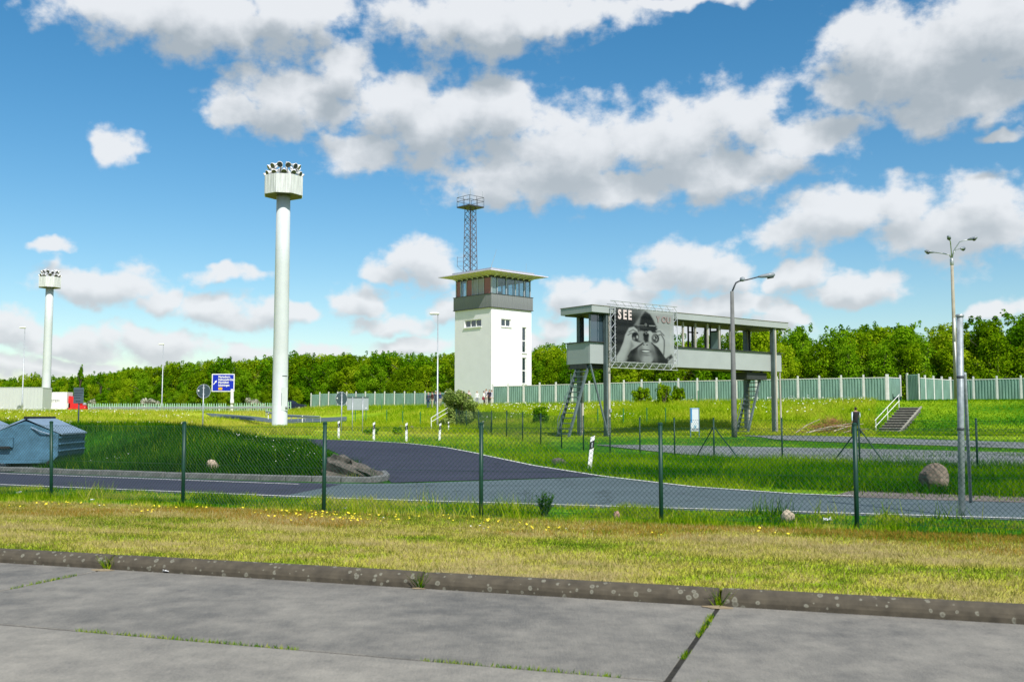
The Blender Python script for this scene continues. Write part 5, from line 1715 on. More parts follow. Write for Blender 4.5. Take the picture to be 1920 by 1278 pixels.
# ================================================================== CHAIN LINK FENCES
MESHW = mat('green_mesh_wire', (.010, .045, .030), .5, .2, 20)
def link_mesh(A, B, h, z0a, z0b, pitch, r, hb=.0, ha=None):
    """diagonal wires of a chain-link bay from A to B (local), height h"""
    b = MB()
    d = B - A; L = Vector((d.x, d.y, 0)).length; e = Vector((d.x, d.y, 0)).normalized()
    def P_(s, z): 
        f = s / L
        return A + e * s + Vector((0, 0, z + (z0b - z0a) * f + z0a - A.z))
    n = int((L + h) / pitch)
    wv_, wf_ = [], []
    def wire(p, q):
        o = len(wv_)
        up_ = Vector((0, 0, 1)); dn = (q - p).normalized(); sd_ = e.cross(up_).normalized(); up2 = dn.cross(sd_)
        for c in (p, q):
            wv_.extend([c + sd_ * r, c - sd_ * r * .5 + up2 * r * .87, c - sd_ * r * .5 - up2 * r * .87])
        wf_.extend([(o, o + 1, o + 4, o + 3), (o + 1, o + 2, o + 5, o + 4), (o + 2, o, o + 3, o + 5)])
    for k in range(n + 1):
        s0 = k * pitch - h
        a_, c_ = max(s0, 0), min(s0 + h, L)
        if c_ > a_:
            wire(P_(a_, a_ - s0), P_(c_, c_ - s0))
            wire(P_(a_, h - (a_ - s0)), P_(c_, h - (c_ - s0)))
    for z in (.02, h * .5, h - .02):
        wire(P_(0, z), P_(L, z))
    b.add(wv_, wf_)
    return b
def chain_fence(label, posts, h, pitch, r, pr, brace=(), cap=False, leans=None, bays=True):
    t = thing('chain_link_fence', label, 'fence', tuple(posts[0]))
    o0 = posts[0]
    for i, p in enumerate(posts):
        ln = (leans or {}).get(i, (0, 0))
        hh_ = h + .05
        q = p - o0
        MB().tube([(q.x, q.y, q.z - .3), (q.x + ln[0], q.y + ln[1], q.z + hh_)], pr, 10).build('post', GREEN_STEEL, t, smooth=True)
        top = Vector((q.x + ln[0], q.y + ln[1], q.z + hh_))
        MB().lathe([(pr * 1.15, -.015), (pr * 1.15, .01), (pr * .6, .025)], 10, top).build('post_cap', GREEN_STEEL, t)
        for (j, sgn) in brace:
            if j == i:
                nb_ = posts[i + 1] if sgn > 0 else posts[i - 1]
                dd = (nb_ - p); dd.z = 0; dd.normalize()
                f = p + dd * 1.15; zf = hz(f.x, f.y)
                MB().tube([(q.x, q.y, q.z + h * .82), (f.x - o0.x, f.y - o0.y, zf - o0.z - .1)], pr * .7, 6).build('brace', GREEN_STEEL, t)
    if bays:
        for a, c in zip(posts, posts[1:]):
            link_mesh(a - o0, c - o0, h - .03, a.z - o0.z + .03, c.z - o0.z + .03, pitch, r).build('mesh_bay', MESHW, t)
    return t
fp = [gz(x, y) for x, y in ((-190, 921), (97, 932), (343, 945), (607, 960), (902, 970), (1240, 978), (1607, 988), (2010, 998))]
chain_fence('green chain-link fence along the front lawn and road', fp, 1.46, .076, .0025, .034, leans={1: (-.06, 0), 2: (-.01, 0)})
sp2 = [gp(x, y, 20) for x, y in ((1985, 889), (1833, 879), (1612, 868), (1467, 862), (1339, 858), (1265, 854), (1200, 852), (1144, 849), (1094, 844), (1053, 840))]
sp2 += [gp(x, y, 30) for x, y in ((1014, 833), (980, 827), (950, 819), (922, 816), (897, 810), (874, 806), (855, 801))]
chain_fence('second green chain-link fence with braced posts in front of the bridge', sp2, 1.5, .14, .0032, .033, brace=((2, 1), (2, -1), (4, 1), (4, -1), (13, 1)))
gpm = MB().tube([(0, 0, -.2), (0, 0, 1.25)], .04, 8).mesh('green_post'); gpm.materials.append(mat('bright_green_post', (.015, .16, .05), .5, .2, 6))
POSTS = [(1121, 795), (1169, 795), (1213, 794), (1248, 795), (666, 791), (725, 792), (755, 796), (788, 798), (1309, 757), (716, 768), (791, 761), (686, 790), (756, 766)]
for i, (x, y) in enumerate(POSTS):
    p = gp(x, y, 58)
    o = link('green_post', gpm, None, tuple(p))
    nm = ['first', 'second', 'third', 'fourth', 'fifth', 'sixth', 'seventh', 'eighth', 'ninth', 'tenth', 'eleventh', 'twelfth', 'thirteenth']
    order = sorted(range(len(POSTS)), key=lambda j: POSTS[j][0]).index(i)
    tag(o, f'slender bare green post standing in the meadow, {nm[order]} from the left', 'post', 'bare green posts in the meadow')

# ================================================================== BOULDERS AND SMALL STONES
ROCK = mat('granite_boulder', (.15, .122, .092), .95, .4, 5, bump=.8, detail=9)
ROCK_D = mat('dark_mossy_boulder', (.155, .135, .115), .95, .55, 4, bump=1.0, detail=10, col2=(.035, .036, .028))
def boulder(g, sx, sy, sz, label, m, seed, rough=.22, rz=0.0, name='boulder'):
    rs = np.random.default_rng(seed)
    n1_, n2_ = 34, 20
    vs = []
    ph = rs.uniform(0, 6.28, 12); fr_ = rs.integers(1, 5, 12)
    pl = [(Vector(rs.normal(size=3)).normalized(), rs.uniform(.66, .95)) for _ in range(16)]
    for i in range(n2_ + 1):
        th = math.pi * i / n2_
        for j in range(n1_):
            a = 2 * math.pi * j / n1_
            d = Vector((math.sin(th) * math.cos(a), math.sin(th) * math.sin(a), math.cos(th)))
            r = 1.0
            for p, o_ in pl:
                c = d.dot(p)
                if c > .3: r = min(r, o_ / c)
            r += rough * .25 * (math.sin(fr_[0] * 2 * a + ph[0] + 4 * th) * .4 + math.sin(fr_[1] * 3 * th + ph[1] + 3 * a) * .4) + rs.uniform(-.02, .02)
            vs.append((d.x * r * sx, d.y * r * sy, (d.z * r + .62) * sz))
    fs = [(i * n1_ + j, (i + 1) * n1_ + j, (i + 1) * n1_ + (j + 1) % n1_, i * n1_ + (j + 1) % n1_) for i in range(n2_) for j in range(n1_)]
    b = MB().add(vs, fs)
    o = b.build(name, m, None)
    o.location = g; o.rotation_euler = (0, 0, rz)
    return tag(o, label, 'rock', 'rocks')
def rock_px(px, ybase, wpx, hpx, label, m, seed, z=None, dep=.8, name='boulder', y0=10):
    g = gz(px, ybase) if z is None else gp(px, ybase, y0)
    k = F / g.y
    return boulder(g, wpx / k / 2, wpx / k / 2 * dep, hpx / k / 1.62, label, m, seed, name=name, rz=seed)
rock_px(398, 884, 27, 24, 'small pale pinkish boulder on the slope of the mound', mat('pale_boulder', (.42, .33, .25), .95, .3, 6, bump=.7), 3, z=1, y0=24)
rock_px(1752, 921, 60, 58, 'round granite boulder on the gravel beside the road at the right', ROCK, 5)
rock_px(1048, 872, 30, 14, 'low dark boulder half hidden in grass at the road bend', ROCK_D, 6)
rock_px(1157, 974, 16, 19, 'small pinkish stone at the fence foot left of the middle post', mat('pink_stone', (.45, .27, .21), .9, .3, 9, bump=.5), 8, name='stone')
rock_px(1479, 977, 28, 22, 'cream stone at the fence foot between the two right posts', mat('cream_stone', (.46, .38, .28), .9, .3, 9, bump=.5), 9, name='stone')
rock_px(772, 806, 14, 8, 'flat pale stone left of the footpath below the tower', ROCK, 12, z=1, y0=50, name='stone')
rock_px(752, 803, 12, 6, 'smaller flat pale stone beside the footpath', ROCK, 13, z=1, y0=50, name='stone')
# the big split boulder on the tip of the island
g = gz(665, 899)
k = F / g.y
pr_ = [(-56, 0), (-54, 30), (-50, 45), (-42, 50), (-30, 49), (-12, 41), (0, 33), (12, 31), (30, 22), (44, 8), (52, 0)]
b = MB(); vs = []; lay_n = 7
rs = np.random.default_rng(4)
for j in range(lay_n):
    f = j / (lay_n - 1)
    yy = -.45 + 1.25 * f
    sc = .62 + .38 * math.sin(math.pi * min(1, f * 1.1 + .12))
    for (x, z) in pr_:
        vs.append((x / k * (.9 + .1 * sc) + rs.uniform(-.09, .09) + .12 * f, yy + rs.uniform(-.16, .16) + (.15 if z > 25 else -.12) * (1 - f), z / k * sc * rs.uniform(.9, 1.08) - .03))
m_ = len(pr_)
fs = [(j * m_ + i, j * m_ + i + 1, (j + 1) * m_ + i + 1, (j + 1) * m_ + i) for j in range(lay_n - 1) for i in range(m_ - 1)]
fs += [tuple(reversed(range(m_))), tuple(range((lay_n - 1) * m_, lay_n * m_))]
b.add(vs, [tuple(reversed(f)) for f in fs])
o = b.build('boulder', ROCK_D); o.location = g
tag(o, 'large split brown boulder on the tip of the traffic island', 'rock', 'rocks')

# litter
PAPER = mat('crumpled_paper', (.72, .73, .74), .8, .06, 9)
for (x, y, s_, lab) in ((647, 955, .05, 'white scrap of paper in the weeds right of a fence post'), (36, 925, .05, 'white scrap of paper in the weeds at the far left'), (1552, 977, .06, 'white scrap of paper left of the rightmost green post'), (174, 938, .04, 'white scrap of paper in the weeds left of the second post'), (311, 1072, .03, 'white scrap of paper on the concrete at the kerb')):
    g = gz(x, y) if y < 1050 else gz(x, y, -.108)
    b = MB(); n_ = 5
    vs = [(s_ * (i / 4 - .5) * 2 + random.uniform(-.3, .3) * s_, s_ * (j / 4 - .5) * 1.4, abs(random.gauss(.35, .35)) * s_ + .002) for j in range(n_) for i in range(n_)]
    b.add(vs, [(j * n_ + i, j * n_ + i + 1, (j + 1) * n_ + i + 1, (j + 1) * n_ + i) for j in range(n_ - 1) for i in range(n_ - 1)])
    o = b.build('paper_scrap', PAPER); o.location = g + Vector((0, 0, .006))
    tag(o, lab, 'litter', 'paper litter')

# ================================================================== SKIP CONTAINERS
SKIP = mat('scuffed_blue_grey_paint', (.058, .150, .225), .55, .3, 3, bump=.1)
SKIP_L = mat('pale_blue_lid', (.19, .27, .36), .5, .15, 3)
def skip(loc, rz, label):
    t = thing('waste_skip', label, 'waste container', loc, rz, 'blue waste skips')
    w, H0, H1, L_ = 1.02, 1.03, 1.50, 2.9
    end = [(-w + .22, .12), (w - .22, .12), (w, .34), (w, H0), (.0, H1 - .06), (-w, H0), (-w, .34)]
    Mx = Matrix(((1, 0, 0, 0), (0, 0, 1, 0), (0, 1, 0, 0), (0, 0, 0, 1)))
    b = MB().prism([(x * .985, z) for x, z in end], .05, L_ - .05, M=Mx)
    body = b.build('body', SKIP, t)
    for y_ in (0, L_):
        MB().prism(end, y_ - .04, y_ + .04, M=Mx).build('end_plate', SKIP, t)
    for sx in (-1, 1):
        for z in (.5, .72, .92):
            MB().bevbox((sx * (w + .02), L_ / 2, z), (.07, L_ - .1, .05), .01).build('side_rib', SKIP, t)
        for y_ in (L_ * .27, L_ * .75):
            lid = MB().add([(sx * (w + .09), y_ - L_ * .24, H0 - .02), (sx * (w + .09), y_ + L_ * .24, H0 - .02), (sx * .02, y_ + L_ * .24, H1), (sx * .02, y_ - L_ * .24, H1),
                            (sx * (w + .09), y_ - L_ * .24, H0 + .03), (sx * (w + .09), y_ + L_ * .24, H0 + .03), (sx * .02, y_ + L_ * .24, H1 + .05), (sx * .02, y_ - L_ * .24, H1 + .05)],
                           [(0, 1, 2, 3), (7, 6, 5, 4), (0, 4, 5, 1), (1, 5, 6, 2), (2, 6, 7, 3), (3, 7, 4, 0)]).build('lid', SKIP_L, t)
    MB().bevbox((0, L_ / 2, H1 + .06), (.16, L_ * .96, .07), .015).build('ridge_seal', BLACK, t)
    MB().bevbox((-.55, -.09, .78), (.5, .1, .32), .01).bevbox((-.62, -.13, .62), (.5, .16, .08), .01, mi=1).build('label_bracket', [SKIP, BLACK], t)
    MB().tube([(.2, -.06, 1.25), (.5, -.14, 1.12), (.86, -.06, 1.0)], .025, 6).build('lifting_handle', SKIP_L, t)
    for sx in (-1, 1):
        MB().lathe([(.09, -.04), (.09, .04)], 12, (sx * .78, -.02, .11), M=Matrix.Rotation(math.pi / 2, 3, 'X')).build('castor', BLACK, t)
        MB().bevbox((sx * .5, L_ / 2, .06), (.12, L_ - .2, .16), .01).build('skid', BLACK, t)
skip((-15.45, 31.7, .03), .14, 'blue grey waste skip with pitched lids beside the mound')
skip((-19.2, 34.6, .03), .10, 'second blue waste skip cut off by the left picture edge')

# ================================================================== VEHICLES ON THE MOTORWAY
TW_ = mat('truck_white', (.80, .80, .80), .45, .04, 2)
TRED = mat('truck_red', (.62, .02, .025), .4, .1, 2)
RUBBER = mat('tyre_rubber', (.018, .018, .018), .85, .2, 6)
g = gx(128, 190); k = F / 190
zr_ = 2.15
t = thing('truck', 'white box truck with red cab and grey lettering on the motorway', 'truck', (g.x, g.y, zr_))
def tpx(px): return (px - 128) / k
x0, x1 = tpx(95.5), tpx(130)
ztp = at(110, 735, 190).z - zr_
b = MB(); Mx = Matrix(((1, 0, 0, 0), (0, 0, 1, 0), (0, 1, 0, 0), (0, 0, 0, 1)))
b.prism([(x0, .75), (x1, .75), (x1, ztp), (x0 + .8, ztp), (x0 + .35, ztp - .25), (x0, ztp - .9)], -1.25, 1.25, M=Mx).build('box_body', TW_, t)
text('STEM', .62, mat('grey_lettering', (.16, .17, .18), .5, .05, 3), t, (x0 + .55, -1.27, ztp - 1.85), (math.pi / 2, 0, 0), .0, 1.1)
cab = MB().prism([(x1 + .25, .5), (tpx(165), .5), (tpx(165.5), 1.5), (tpx(160), 1.55), (tpx(152), 1.5), (tpx(150), 2.2), (tpx(142), 3.0), (tpx(136), 3.3), (x1 + .25, 3.3)], -1.15, 1.15, M=Mx).build('cab', TRED, t)
MB().prism([(tpx(143), 2.0), (tpx(149), 2.0), (tpx(146.5), 2.6), (tpx(143), 2.75)], -1.17, 1.17, M=Mx).build('cab_window', mat('dark_cab_glass', (.03, .04, .05), .2, .1, 3), cab)
MB().bevbox((tpx(133.5), -.9, 1.5), (.5, .5, .9), .03).build('tank', TW_, t)
MB().lathe([(.05, 0), (.35, .1), (.36, .4), (.1, .55)], 10, (tpx(158), 0, 1.52)).build('load_cover', SIGN_GREY, t)
MB().box(((x0 + tpx(163)) / 2, 0, .6), (tpx(163) - x0 - .4, .9, .3)).build('chassis', BLACK, t)
for px_ in (99, 122, 141, 146, 157.5):
    for sy in (-1, 1):
        M3 = Matrix.Rotation(math.pi / 2, 3, 'X')
        wl = MB().lathe([(.35, -.15), (.5, -.12), (.5, .12), (.35, .15)], 16, (tpx(px_), sy * 1.0, .5), M=M3).build('wheel', RUBBER, t)
        MB().lathe([(.27, -.16), (.27, .16)], 12, (tpx(px_), sy * 1.0, .5), M=M3).build('rim', GALV, wl)
MB().bevbox((tpx(164.5), -.8, .95), (.1, .3, .2), .02).bevbox((tpx(164.5), .8, .95), (.1, .3, .2), .02).build('headlight', LAMPI, cab)
# grey trailer at the far left
TRG = mat('grey_trailer_side', (.50, .53, .53), .6, .05, 1.2, streak=(4, 4, .3))
g = gx(44, 128); k = F / 128
t = thing('parked_trailer', 'long plain grey ribbed trailer standing at the left picture edge', 'trailer', (g.x, g.y, hz(g.x, g.y)))
zt0, zt1 = at(44, 776, 128).z - hz(g.x, g.y), at(44, 727, 128).z - hz(g.x, g.y)
xe, xs_ = (79 - 44) / k, (-90 - 44) / k
MB().box(((xe + xs_) / 2, 1.25, (zt0 + zt1) / 2), (xe - xs_, 2.5, zt1 - zt0)).build('box_body', TRG, t)
rb_ = MB().box((0, -.02, (zt0 + zt1) / 2), (.05, .05, zt1 - zt0 - .12)).mesh('side_rib'); rb_.materials.append(TRG)
n_ = 26
for i in range(n_):
    o = link('side_rib', rb_, t); o.location = (xs_ + (xe - xs_) * (i + .5) / n_, 0, 0)
MB().box(((xe + xs_) / 2, 1.25, zt1 + .03), (xe - xs_ + .06, 2.56, .1)).build('top_rail', TRG, t)
MB().box(((xe + xs_) / 2, 1.2, zt0 - .2), (xe - xs_ - .6, 1.2, .36)).build('chassis', BLACK, t)
for xw in (xs_ + 1.5, xs_ + 2.8, xe - 2.6, xe - 1.3):
    for yw in (.25, 2.25):
        wl = MB().lathe([(.35, -.15), (.5, -.12), (.5, .12), (.35, .15)], 16, (xw, yw, .42), M=Matrix.Rotation(math.pi / 2, 3, 'X')).build('wheel', RUBBER, t)
# dark car glimpsed behind the floodlight mast
g = gx(546, 150)
t = thing('passing_car', 'dark blue car half hidden behind the floodlight mast', 'car', (g.x, g.y, hz(g.x, g.y) + .06))
CARB = mat('dark_blue_car_paint', (.012, .018, .045), .25, .1, 3)
body = MB().prism([(-2.1, .25), (2.1, .25), (2.15, .6), (2.0, .82), (1.0, .95), (-1.5, .98), (-2.05, .9), (-2.15, .6)], -.85, .85, M=Mx).build('body', CARB, t)
cabn = MB().add([(-1.55, -.78, .96), (1.0, -.78, .94), (1.0, .78, .94), (-1.55, .78, .96), (-1.0, -.6, 1.45), (.25, -.6, 1.45), (.25, .6, 1.45), (-1.0, .6, 1.45)],
                [(3, 2, 1, 0), (4, 5, 6, 7), (0, 1, 5, 4), (1, 2, 6, 5), (2, 3, 7, 6), (3, 0, 4, 7)]).build('cabin', CARB, t)
MB().box((-.35, 0, 1.2), (1.2, 1.44, .28)).build('side_window', mat('dark_cab_glass', (.03, .04, .05), .2, .1, 3), cabn)
for xw in (-1.3, 1.35):
    for sy in (-1, 1):
        wl = MB().lathe([(.2, -.1), (.31, -.09), (.31, .09), (.2, .1)], 16, (xw, sy * .78, .31), M=Matrix.Rotation(math.pi / 2, 3, 'X')).build('wheel', RUBBER, t)
        MB().lathe([(.19, -.11), (.19, .11)], 10, (xw, sy * .78, .31), M=Matrix.Rotation(math.pi / 2, 3, 'X')).build('rim', GALV, wl)
for sy in (-.6, .6):
    MB().bevbox((2.1, sy, .66), (.1, .3, .14), .02).build('headlight', LAMPI, body)

# ================================================================== STEPS AND HANDRAILS
STEPM = mat('worn_step_concrete', (.30, .285, .24), .9, .25, 5, bump=.3)
STEP_SHADE = mat('shaded_riser_concrete', (.12, .115, .10), .95, .25, 5, bump=.3)  # same concrete, darkened: the nosings' shadow is put into the riser colour
b0 = gx(1643, 73.0); zt2 = 2.25
d_ = Vector((.62, .78, 0)).normalized(); w_ = Vector((d_.y, -d_.x, 0))
nst = 10
run = 5.6
t = thing('garden_steps', 'worn concrete steps with white handrail climbing the bank', 'steps', (b0.x, b0.y, .4), math.atan2(d_.y, d_.x))
RISE = (2.3 - .4) / nst
for i in range(nst):
    x = run * (i + .5) / nst
    st_ = MB().bevbox((x, -.8, RISE * (i + 1) - .24), (run / nst + .02, 1.46, .4), .015).build('step', STEP_SHADE, t)
    MB().bevbox((x - .03, -.8, RISE * (i + 1) - .02), (run / nst + .06, 1.5, .05), .012).build('nosing', STEPM, st_)
MB().tube([(0, -1.6, .05), (run, -1.6, RISE * nst + .05)], .07, 4).build('side_kerb', STEPM, t)
hrl = MB()
for dz in (.45, .92):
    hrl.tube([(-.1, .05, .0 + dz), (run + .1, .05, RISE * nst + dz + .1)], .024, 6)
for f in (.02, .5, .99):
    hrl.tube([(run * f, .05, RISE * nst * f - .3), (run * f, .05, RISE * nst * f + .95)], .024, 6)
hrl.build('handrail', WHITE, t)
g = gx(809, 78.5)
t = thing('handrail', 'bent white tubular handrail climbing behind the lamp post and bush', 'handrail', tuple(g))
pz = lambda px, py, Yd: tuple(at(px, py, Yd) - g)
MB().tube([(0, 0, -.2), pz(808.5, 783, 78.5), pz(818, 777, 80.5), pz(842, 763, 86)], .028, 6).tube([pz(808.5, 790.5, 78.5), pz(818, 785, 80.5), pz(842, 771, 86)], .024, 6).build('rail', WHITE, t)
e_ = at(842, 763, 86); MB().tube([tuple(e_ - g), (e_.x - g.x, e_.y - g.y, hz(e_.x, e_.y) - g.z - .2)], .035, 6).build('post', WHITE, t)
# ================================================================== PEOPLE
SKIN = mat('skin', (.50, .30, .22), .6, .06, 8)
CLOTH = {}
def cloth(c):
    if c not in CLOTH:
        CLOTH[c] = mat('cloth_%d' % len(CLOTH), c, .85, .15, 8)
    return CLOTH[c]
def person(loc, rz, label, top, trousers, hair, h=1.75, sleeves='long', sleeve_col=None, pose='stand', bag=None, wide=1.0):
    s = h / 1.75
    J = {}
    E = []
    def j(n, p, r):
        J[n] = (Vector(p) * s, (r[0] * s, r[1] * s) if isinstance(r, tuple) else (r * s, r * s))
    w = wide
    j('pelvis', (0, 0, .95), (.165 * w, .12 * w)); j('waist', (0, .01, 1.1), (.150 * w, .11 * w)); j('chest', (0, 0, 1.3), (.175 * w, .115 * w)); j('upper', (0, 0, 1.42), (.13, .085))
    j('neck', (0, .005, 1.5), .055); j('jaw', (0, .02, 1.565), (.066, .075)); j('head', (0, .01, 1.655), (.078, .095)); j('crown', (0, 0, 1.725), (.055, .065)); j('nose', (0, .12, 1.63), .013)
    E += [('pelvis', 'waist'), ('waist', 'chest'), ('chest', 'upper'), ('upper', 'neck'), ('neck', 'jaw'), ('jaw', 'head'), ('head', 'crown'), ('head', 'nose')]
    st = {'stand': (.0, .0, .0, .0), 'walk': (.32, -.30, -.16, .20), 'talk': (.04, -.02, .16, .22)}[pose]
    for sg, side, fy, ay in ((-1, 'l', st[0], st[2]), (1, 'r', st[1], st[3])):
        j('sh' + side, (sg * .185 * w, 0, 1.425), .062)
        j('el' + side, (sg * .245 * w, ay * .4 - .03, 1.16), .045)
        up = .28 if pose == 'talk' and sg == 1 else 0
        j('wr' + side, (sg * (.25 - up * .5) * w, ay + .05 + up * .5, .92 + up), .030)
        j('pa' + side, (sg * (.25 - up * .55) * w, ay + .08 + up * .55, .85 + up), (.022, .038))
        E += [('upper', 'sh' + side), ('sh' + side, 'el' + side), ('el' + side, 'wr' + side), ('wr' + side, 'pa' + side)]
        px_, py_, pz_ = J['pa' + side][0] / s
        for q, (oy, ln) in enumerate(((-.030, .070), (-.010, .085), (.010, .080), (.030, .065))):
            j('f%s%d' % (side, q), (px_, py_ + oy + .015, pz_ - ln), .009)
            E.append(('pa' + side, 'f%s%d' % (side, q)))
        j('t' + side, (px_ - sg * .015, py_ + .055, pz_ + .005), .010); E.append(('pa' + side, 't' + side))
        lift = .10 if fy < -.1 else .0
        j('hp' + side, (sg * .095 * w, fy * .1, .88), (.098 * w, .105 * w))
        j('kn' + side, (sg * .10, fy * .55 + .03, .50 + lift * .3), .068)
        j('an' + side, (sg * .10, fy - (.05 if lift else 0), .09 + lift), .046)
        j('to' + side, (sg * .115, fy + .14, .04 + lift * .3), (.042, .036))
        j('he' + side, (sg * .10, fy - .06, .045 + lift * 1.1), .036)
        E += [('pelvis', 'hp' + side), ('hp' + side, 'kn' + side), ('kn' + side, 'an' + side), ('an' + side, 'to' + side), ('an' + side, 'he' + side)]
    names = list(J)
    me = bpy.data.meshes.new('person_skeleton')
    me.from_pydata([J[n][0] for n in names], [(names.index(a), names.index(b)) for a, b in E], [])
    o = bpy.data.objects.new('person', me); COL.objects.link(o)
    md = o.modifiers.new('skin', 'SKIN'); md.use_smooth_shade = True
    sv = me.skin_vertices[0].data
    for i, n in enumerate(names):
        sv[i].radius = J[n][1]; sv[i].use_root = (n == 'pelvis')
    sb = o.modifiers.new('sub', 'SUBSURF'); sb.levels = 1; sb.render_levels = 1
    dg = bpy.context.evaluated_depsgraph_get()
    bm = bpy.data.meshes.new_from_object(o.evaluated_get(dg))
    bpy.data.objects.remove(o)
    bm.name = 'person'
    ms = [cloth(top), cloth(trousers), SKIN, cloth(hair), cloth((.02, .018, .016)), cloth(sleeve_col or top)]
    bm.materials.clear()
    for m_ in ms: bm.materials.append(m_)
    for p in bm.polygons:
        c = p.center / s
        mi = 0
        arm = abs(c.x) > .185 * w and c.z < 1.47 and c.z > .7
        if c.z > 1.475:
            mi = 2
            if c.z > 1.70 or (c.y < -.005 and c.z > 1.57): mi = 3
        elif arm:
            mi = 5
            if c.z < .90 or (pose == 'talk' and c.y > .2) or (sleeves == 'short' and c.z < 1.22): mi = 2
        elif c.z < .10: mi = 4
        elif c.z < .97: mi = 1
        if not arm and c.z < .97 and abs(c.x) > .2 and c.z > .6: mi = 2
        p.material_index = mi
        p.use_smooth = True
    ob = link('person', bm, None, loc, rz)
    tag(ob, label, 'person')
    hb = MB()
    for i in range(1): pass
    # hair as a cap over the back of the skull
    n1_, n2_ = 12, 6
    vs, fs = [], []
    for i in range(n2_ + 1):
        th = i / n2_ * 1.9
        for q in range(n1_):
            a = 2 * math.pi * q / n1_
            vs.append(Vector((.082 * math.sin(th) * math.cos(a), -.012 + .097 * math.sin(th) * math.sin(a) - .03 * (th / 1.9), 1.645 + .092 * math.cos(th) + (.05 if math.sin(a) > .2 and th > .9 else 0))) * s)
    for i in range(n2_):
        for q in range(n1_):
            fs.append((i * n1_ + q, (i + 1) * n1_ + q, (i + 1) * n1_ + (q + 1) % n1_, i * n1_ + (q + 1) % n1_))
    hb.add(vs, fs).build('hair', cloth(hair), ob, smooth=True)
    if bag:
        MB().bevbox((.27 * w, -.02, .82), (.12, .26, .34), .03).tube([(.2, -.02, .98), (.12, .0, 1.46), (-.05, -.05, 1.44)], .012, 5).build('shoulder_bag', cloth(bag), ob)
    return ob
DK, NAVY, JEAN, KHAKI, WHT, BRN, GRY = (.02, .02, .024), (.02, .035, .12), (.03, .06, .13), (.42, .36, .26), (.74, .74, .74), (.09, .03, .02), (.30, .30, .30)
person(gx(1605.5, 63.5), .25, 'man in black vest over pale shirt walking past the steps', (.012, .012, .015), (.02, .02, .03), (.03, .02, .015), 1.80, 'long', (.55, .66, .80), 'walk', wide=1.32)
PE = [
 (803, 110.5, 2.6, 'grey-haired person in dark jacket and jeans at the left end of the group', (.05, .07, .12), JEAN, (.45, .42, .4), 'long', 'stand', None),
 (810.5, 110, 2.2, 'person in dark brown jacket and pale trousers, second from the left of the group', BRN, KHAKI, (.03, .02, .015), 'long', 'talk', None),
 (817, 111, -2.6, 'person in dark top and jeans half hidden left of the lamp post', (.04, .05, .09), (.03, .05, .11), (.12, .06, .03), 'long', 'stand', None),
 (825, 110.5, 2.9, 'person in navy shirt and khaki trousers right of the lamp post', NAVY, KHAKI, (.03, .02, .015), 'short', 'stand', None),
 (835, 109.5, 2.5, 'white-haired person in navy polo shirt and pale trousers behind the bush', (.03, .05, .16), (.5, .46, .4), (.7, .68, .65), 'short', 'talk', None),
 (844, 112, 1.2, 'person dressed in black half hidden behind the bush', DK, DK, (.02, .02, .02), 'long', 'stand', None),
 (850.5, 111, -2.4, 'brown-haired person in dark cardigan behind the left of the bush', (.05, .05, .05), GRY, (.06, .035, .02), 'long', 'stand', None),
 (866, 112, 2.0, 'red-faced person in dark green top behind the middle of the bush', (.05, .06, .045), DK, (.30, .22, .16), 'long', 'stand', None),
 (879, 112.5, 2.8, 'person in pale pink shirt behind the middle of the bush', (.62, .50, .50), GRY, (.08, .05, .03), 'short', 'stand', None),
 (894.5, 112, -2.8, 'blond person in white top behind the right of the bush', WHT, (.25, .27, .32), (.50, .38, .22), 'long', 'stand', None),
 (907.5, 111.5, -1.8, 'dark-haired person in white shirt and black trousers carrying a red bag', WHT, DK, (.02, .015, .01), 'short', 'stand', (.25, .03, .05)),
 (911.5, 112.3, 2.4, 'tall person in pale shirt behind the white-shirted one', (.55, .52, .56), (.55, .5, .46), (.16, .09, .05), 'short', 'stand', None),
 (917.5, 111, 2.6, 'person in dark jacket and trousers right of the white-shirted one', (.03, .025, .05), DK, (.05, .03, .02), 'long', 'talk', None),
 (921.8, 112.2, -2.0, 'person in light grey top at the tower corner beside the wall', (.48, .48, .55), (.6, .57, .53), (.14, .10, .07), 'long', 'stand', None),
]
for (px_, Yd, rz, lab, tp_, tr_, hr_, sl, ps, bg) in PE:
    o = person(gx(px_, Yd), rz, lab, tp_, tr_, hr_, random.uniform(1.66, 1.82) if 'tall' not in lab else 1.9, sl, None, ps, bg)
    o['group'] = 'people gathered below the tower'

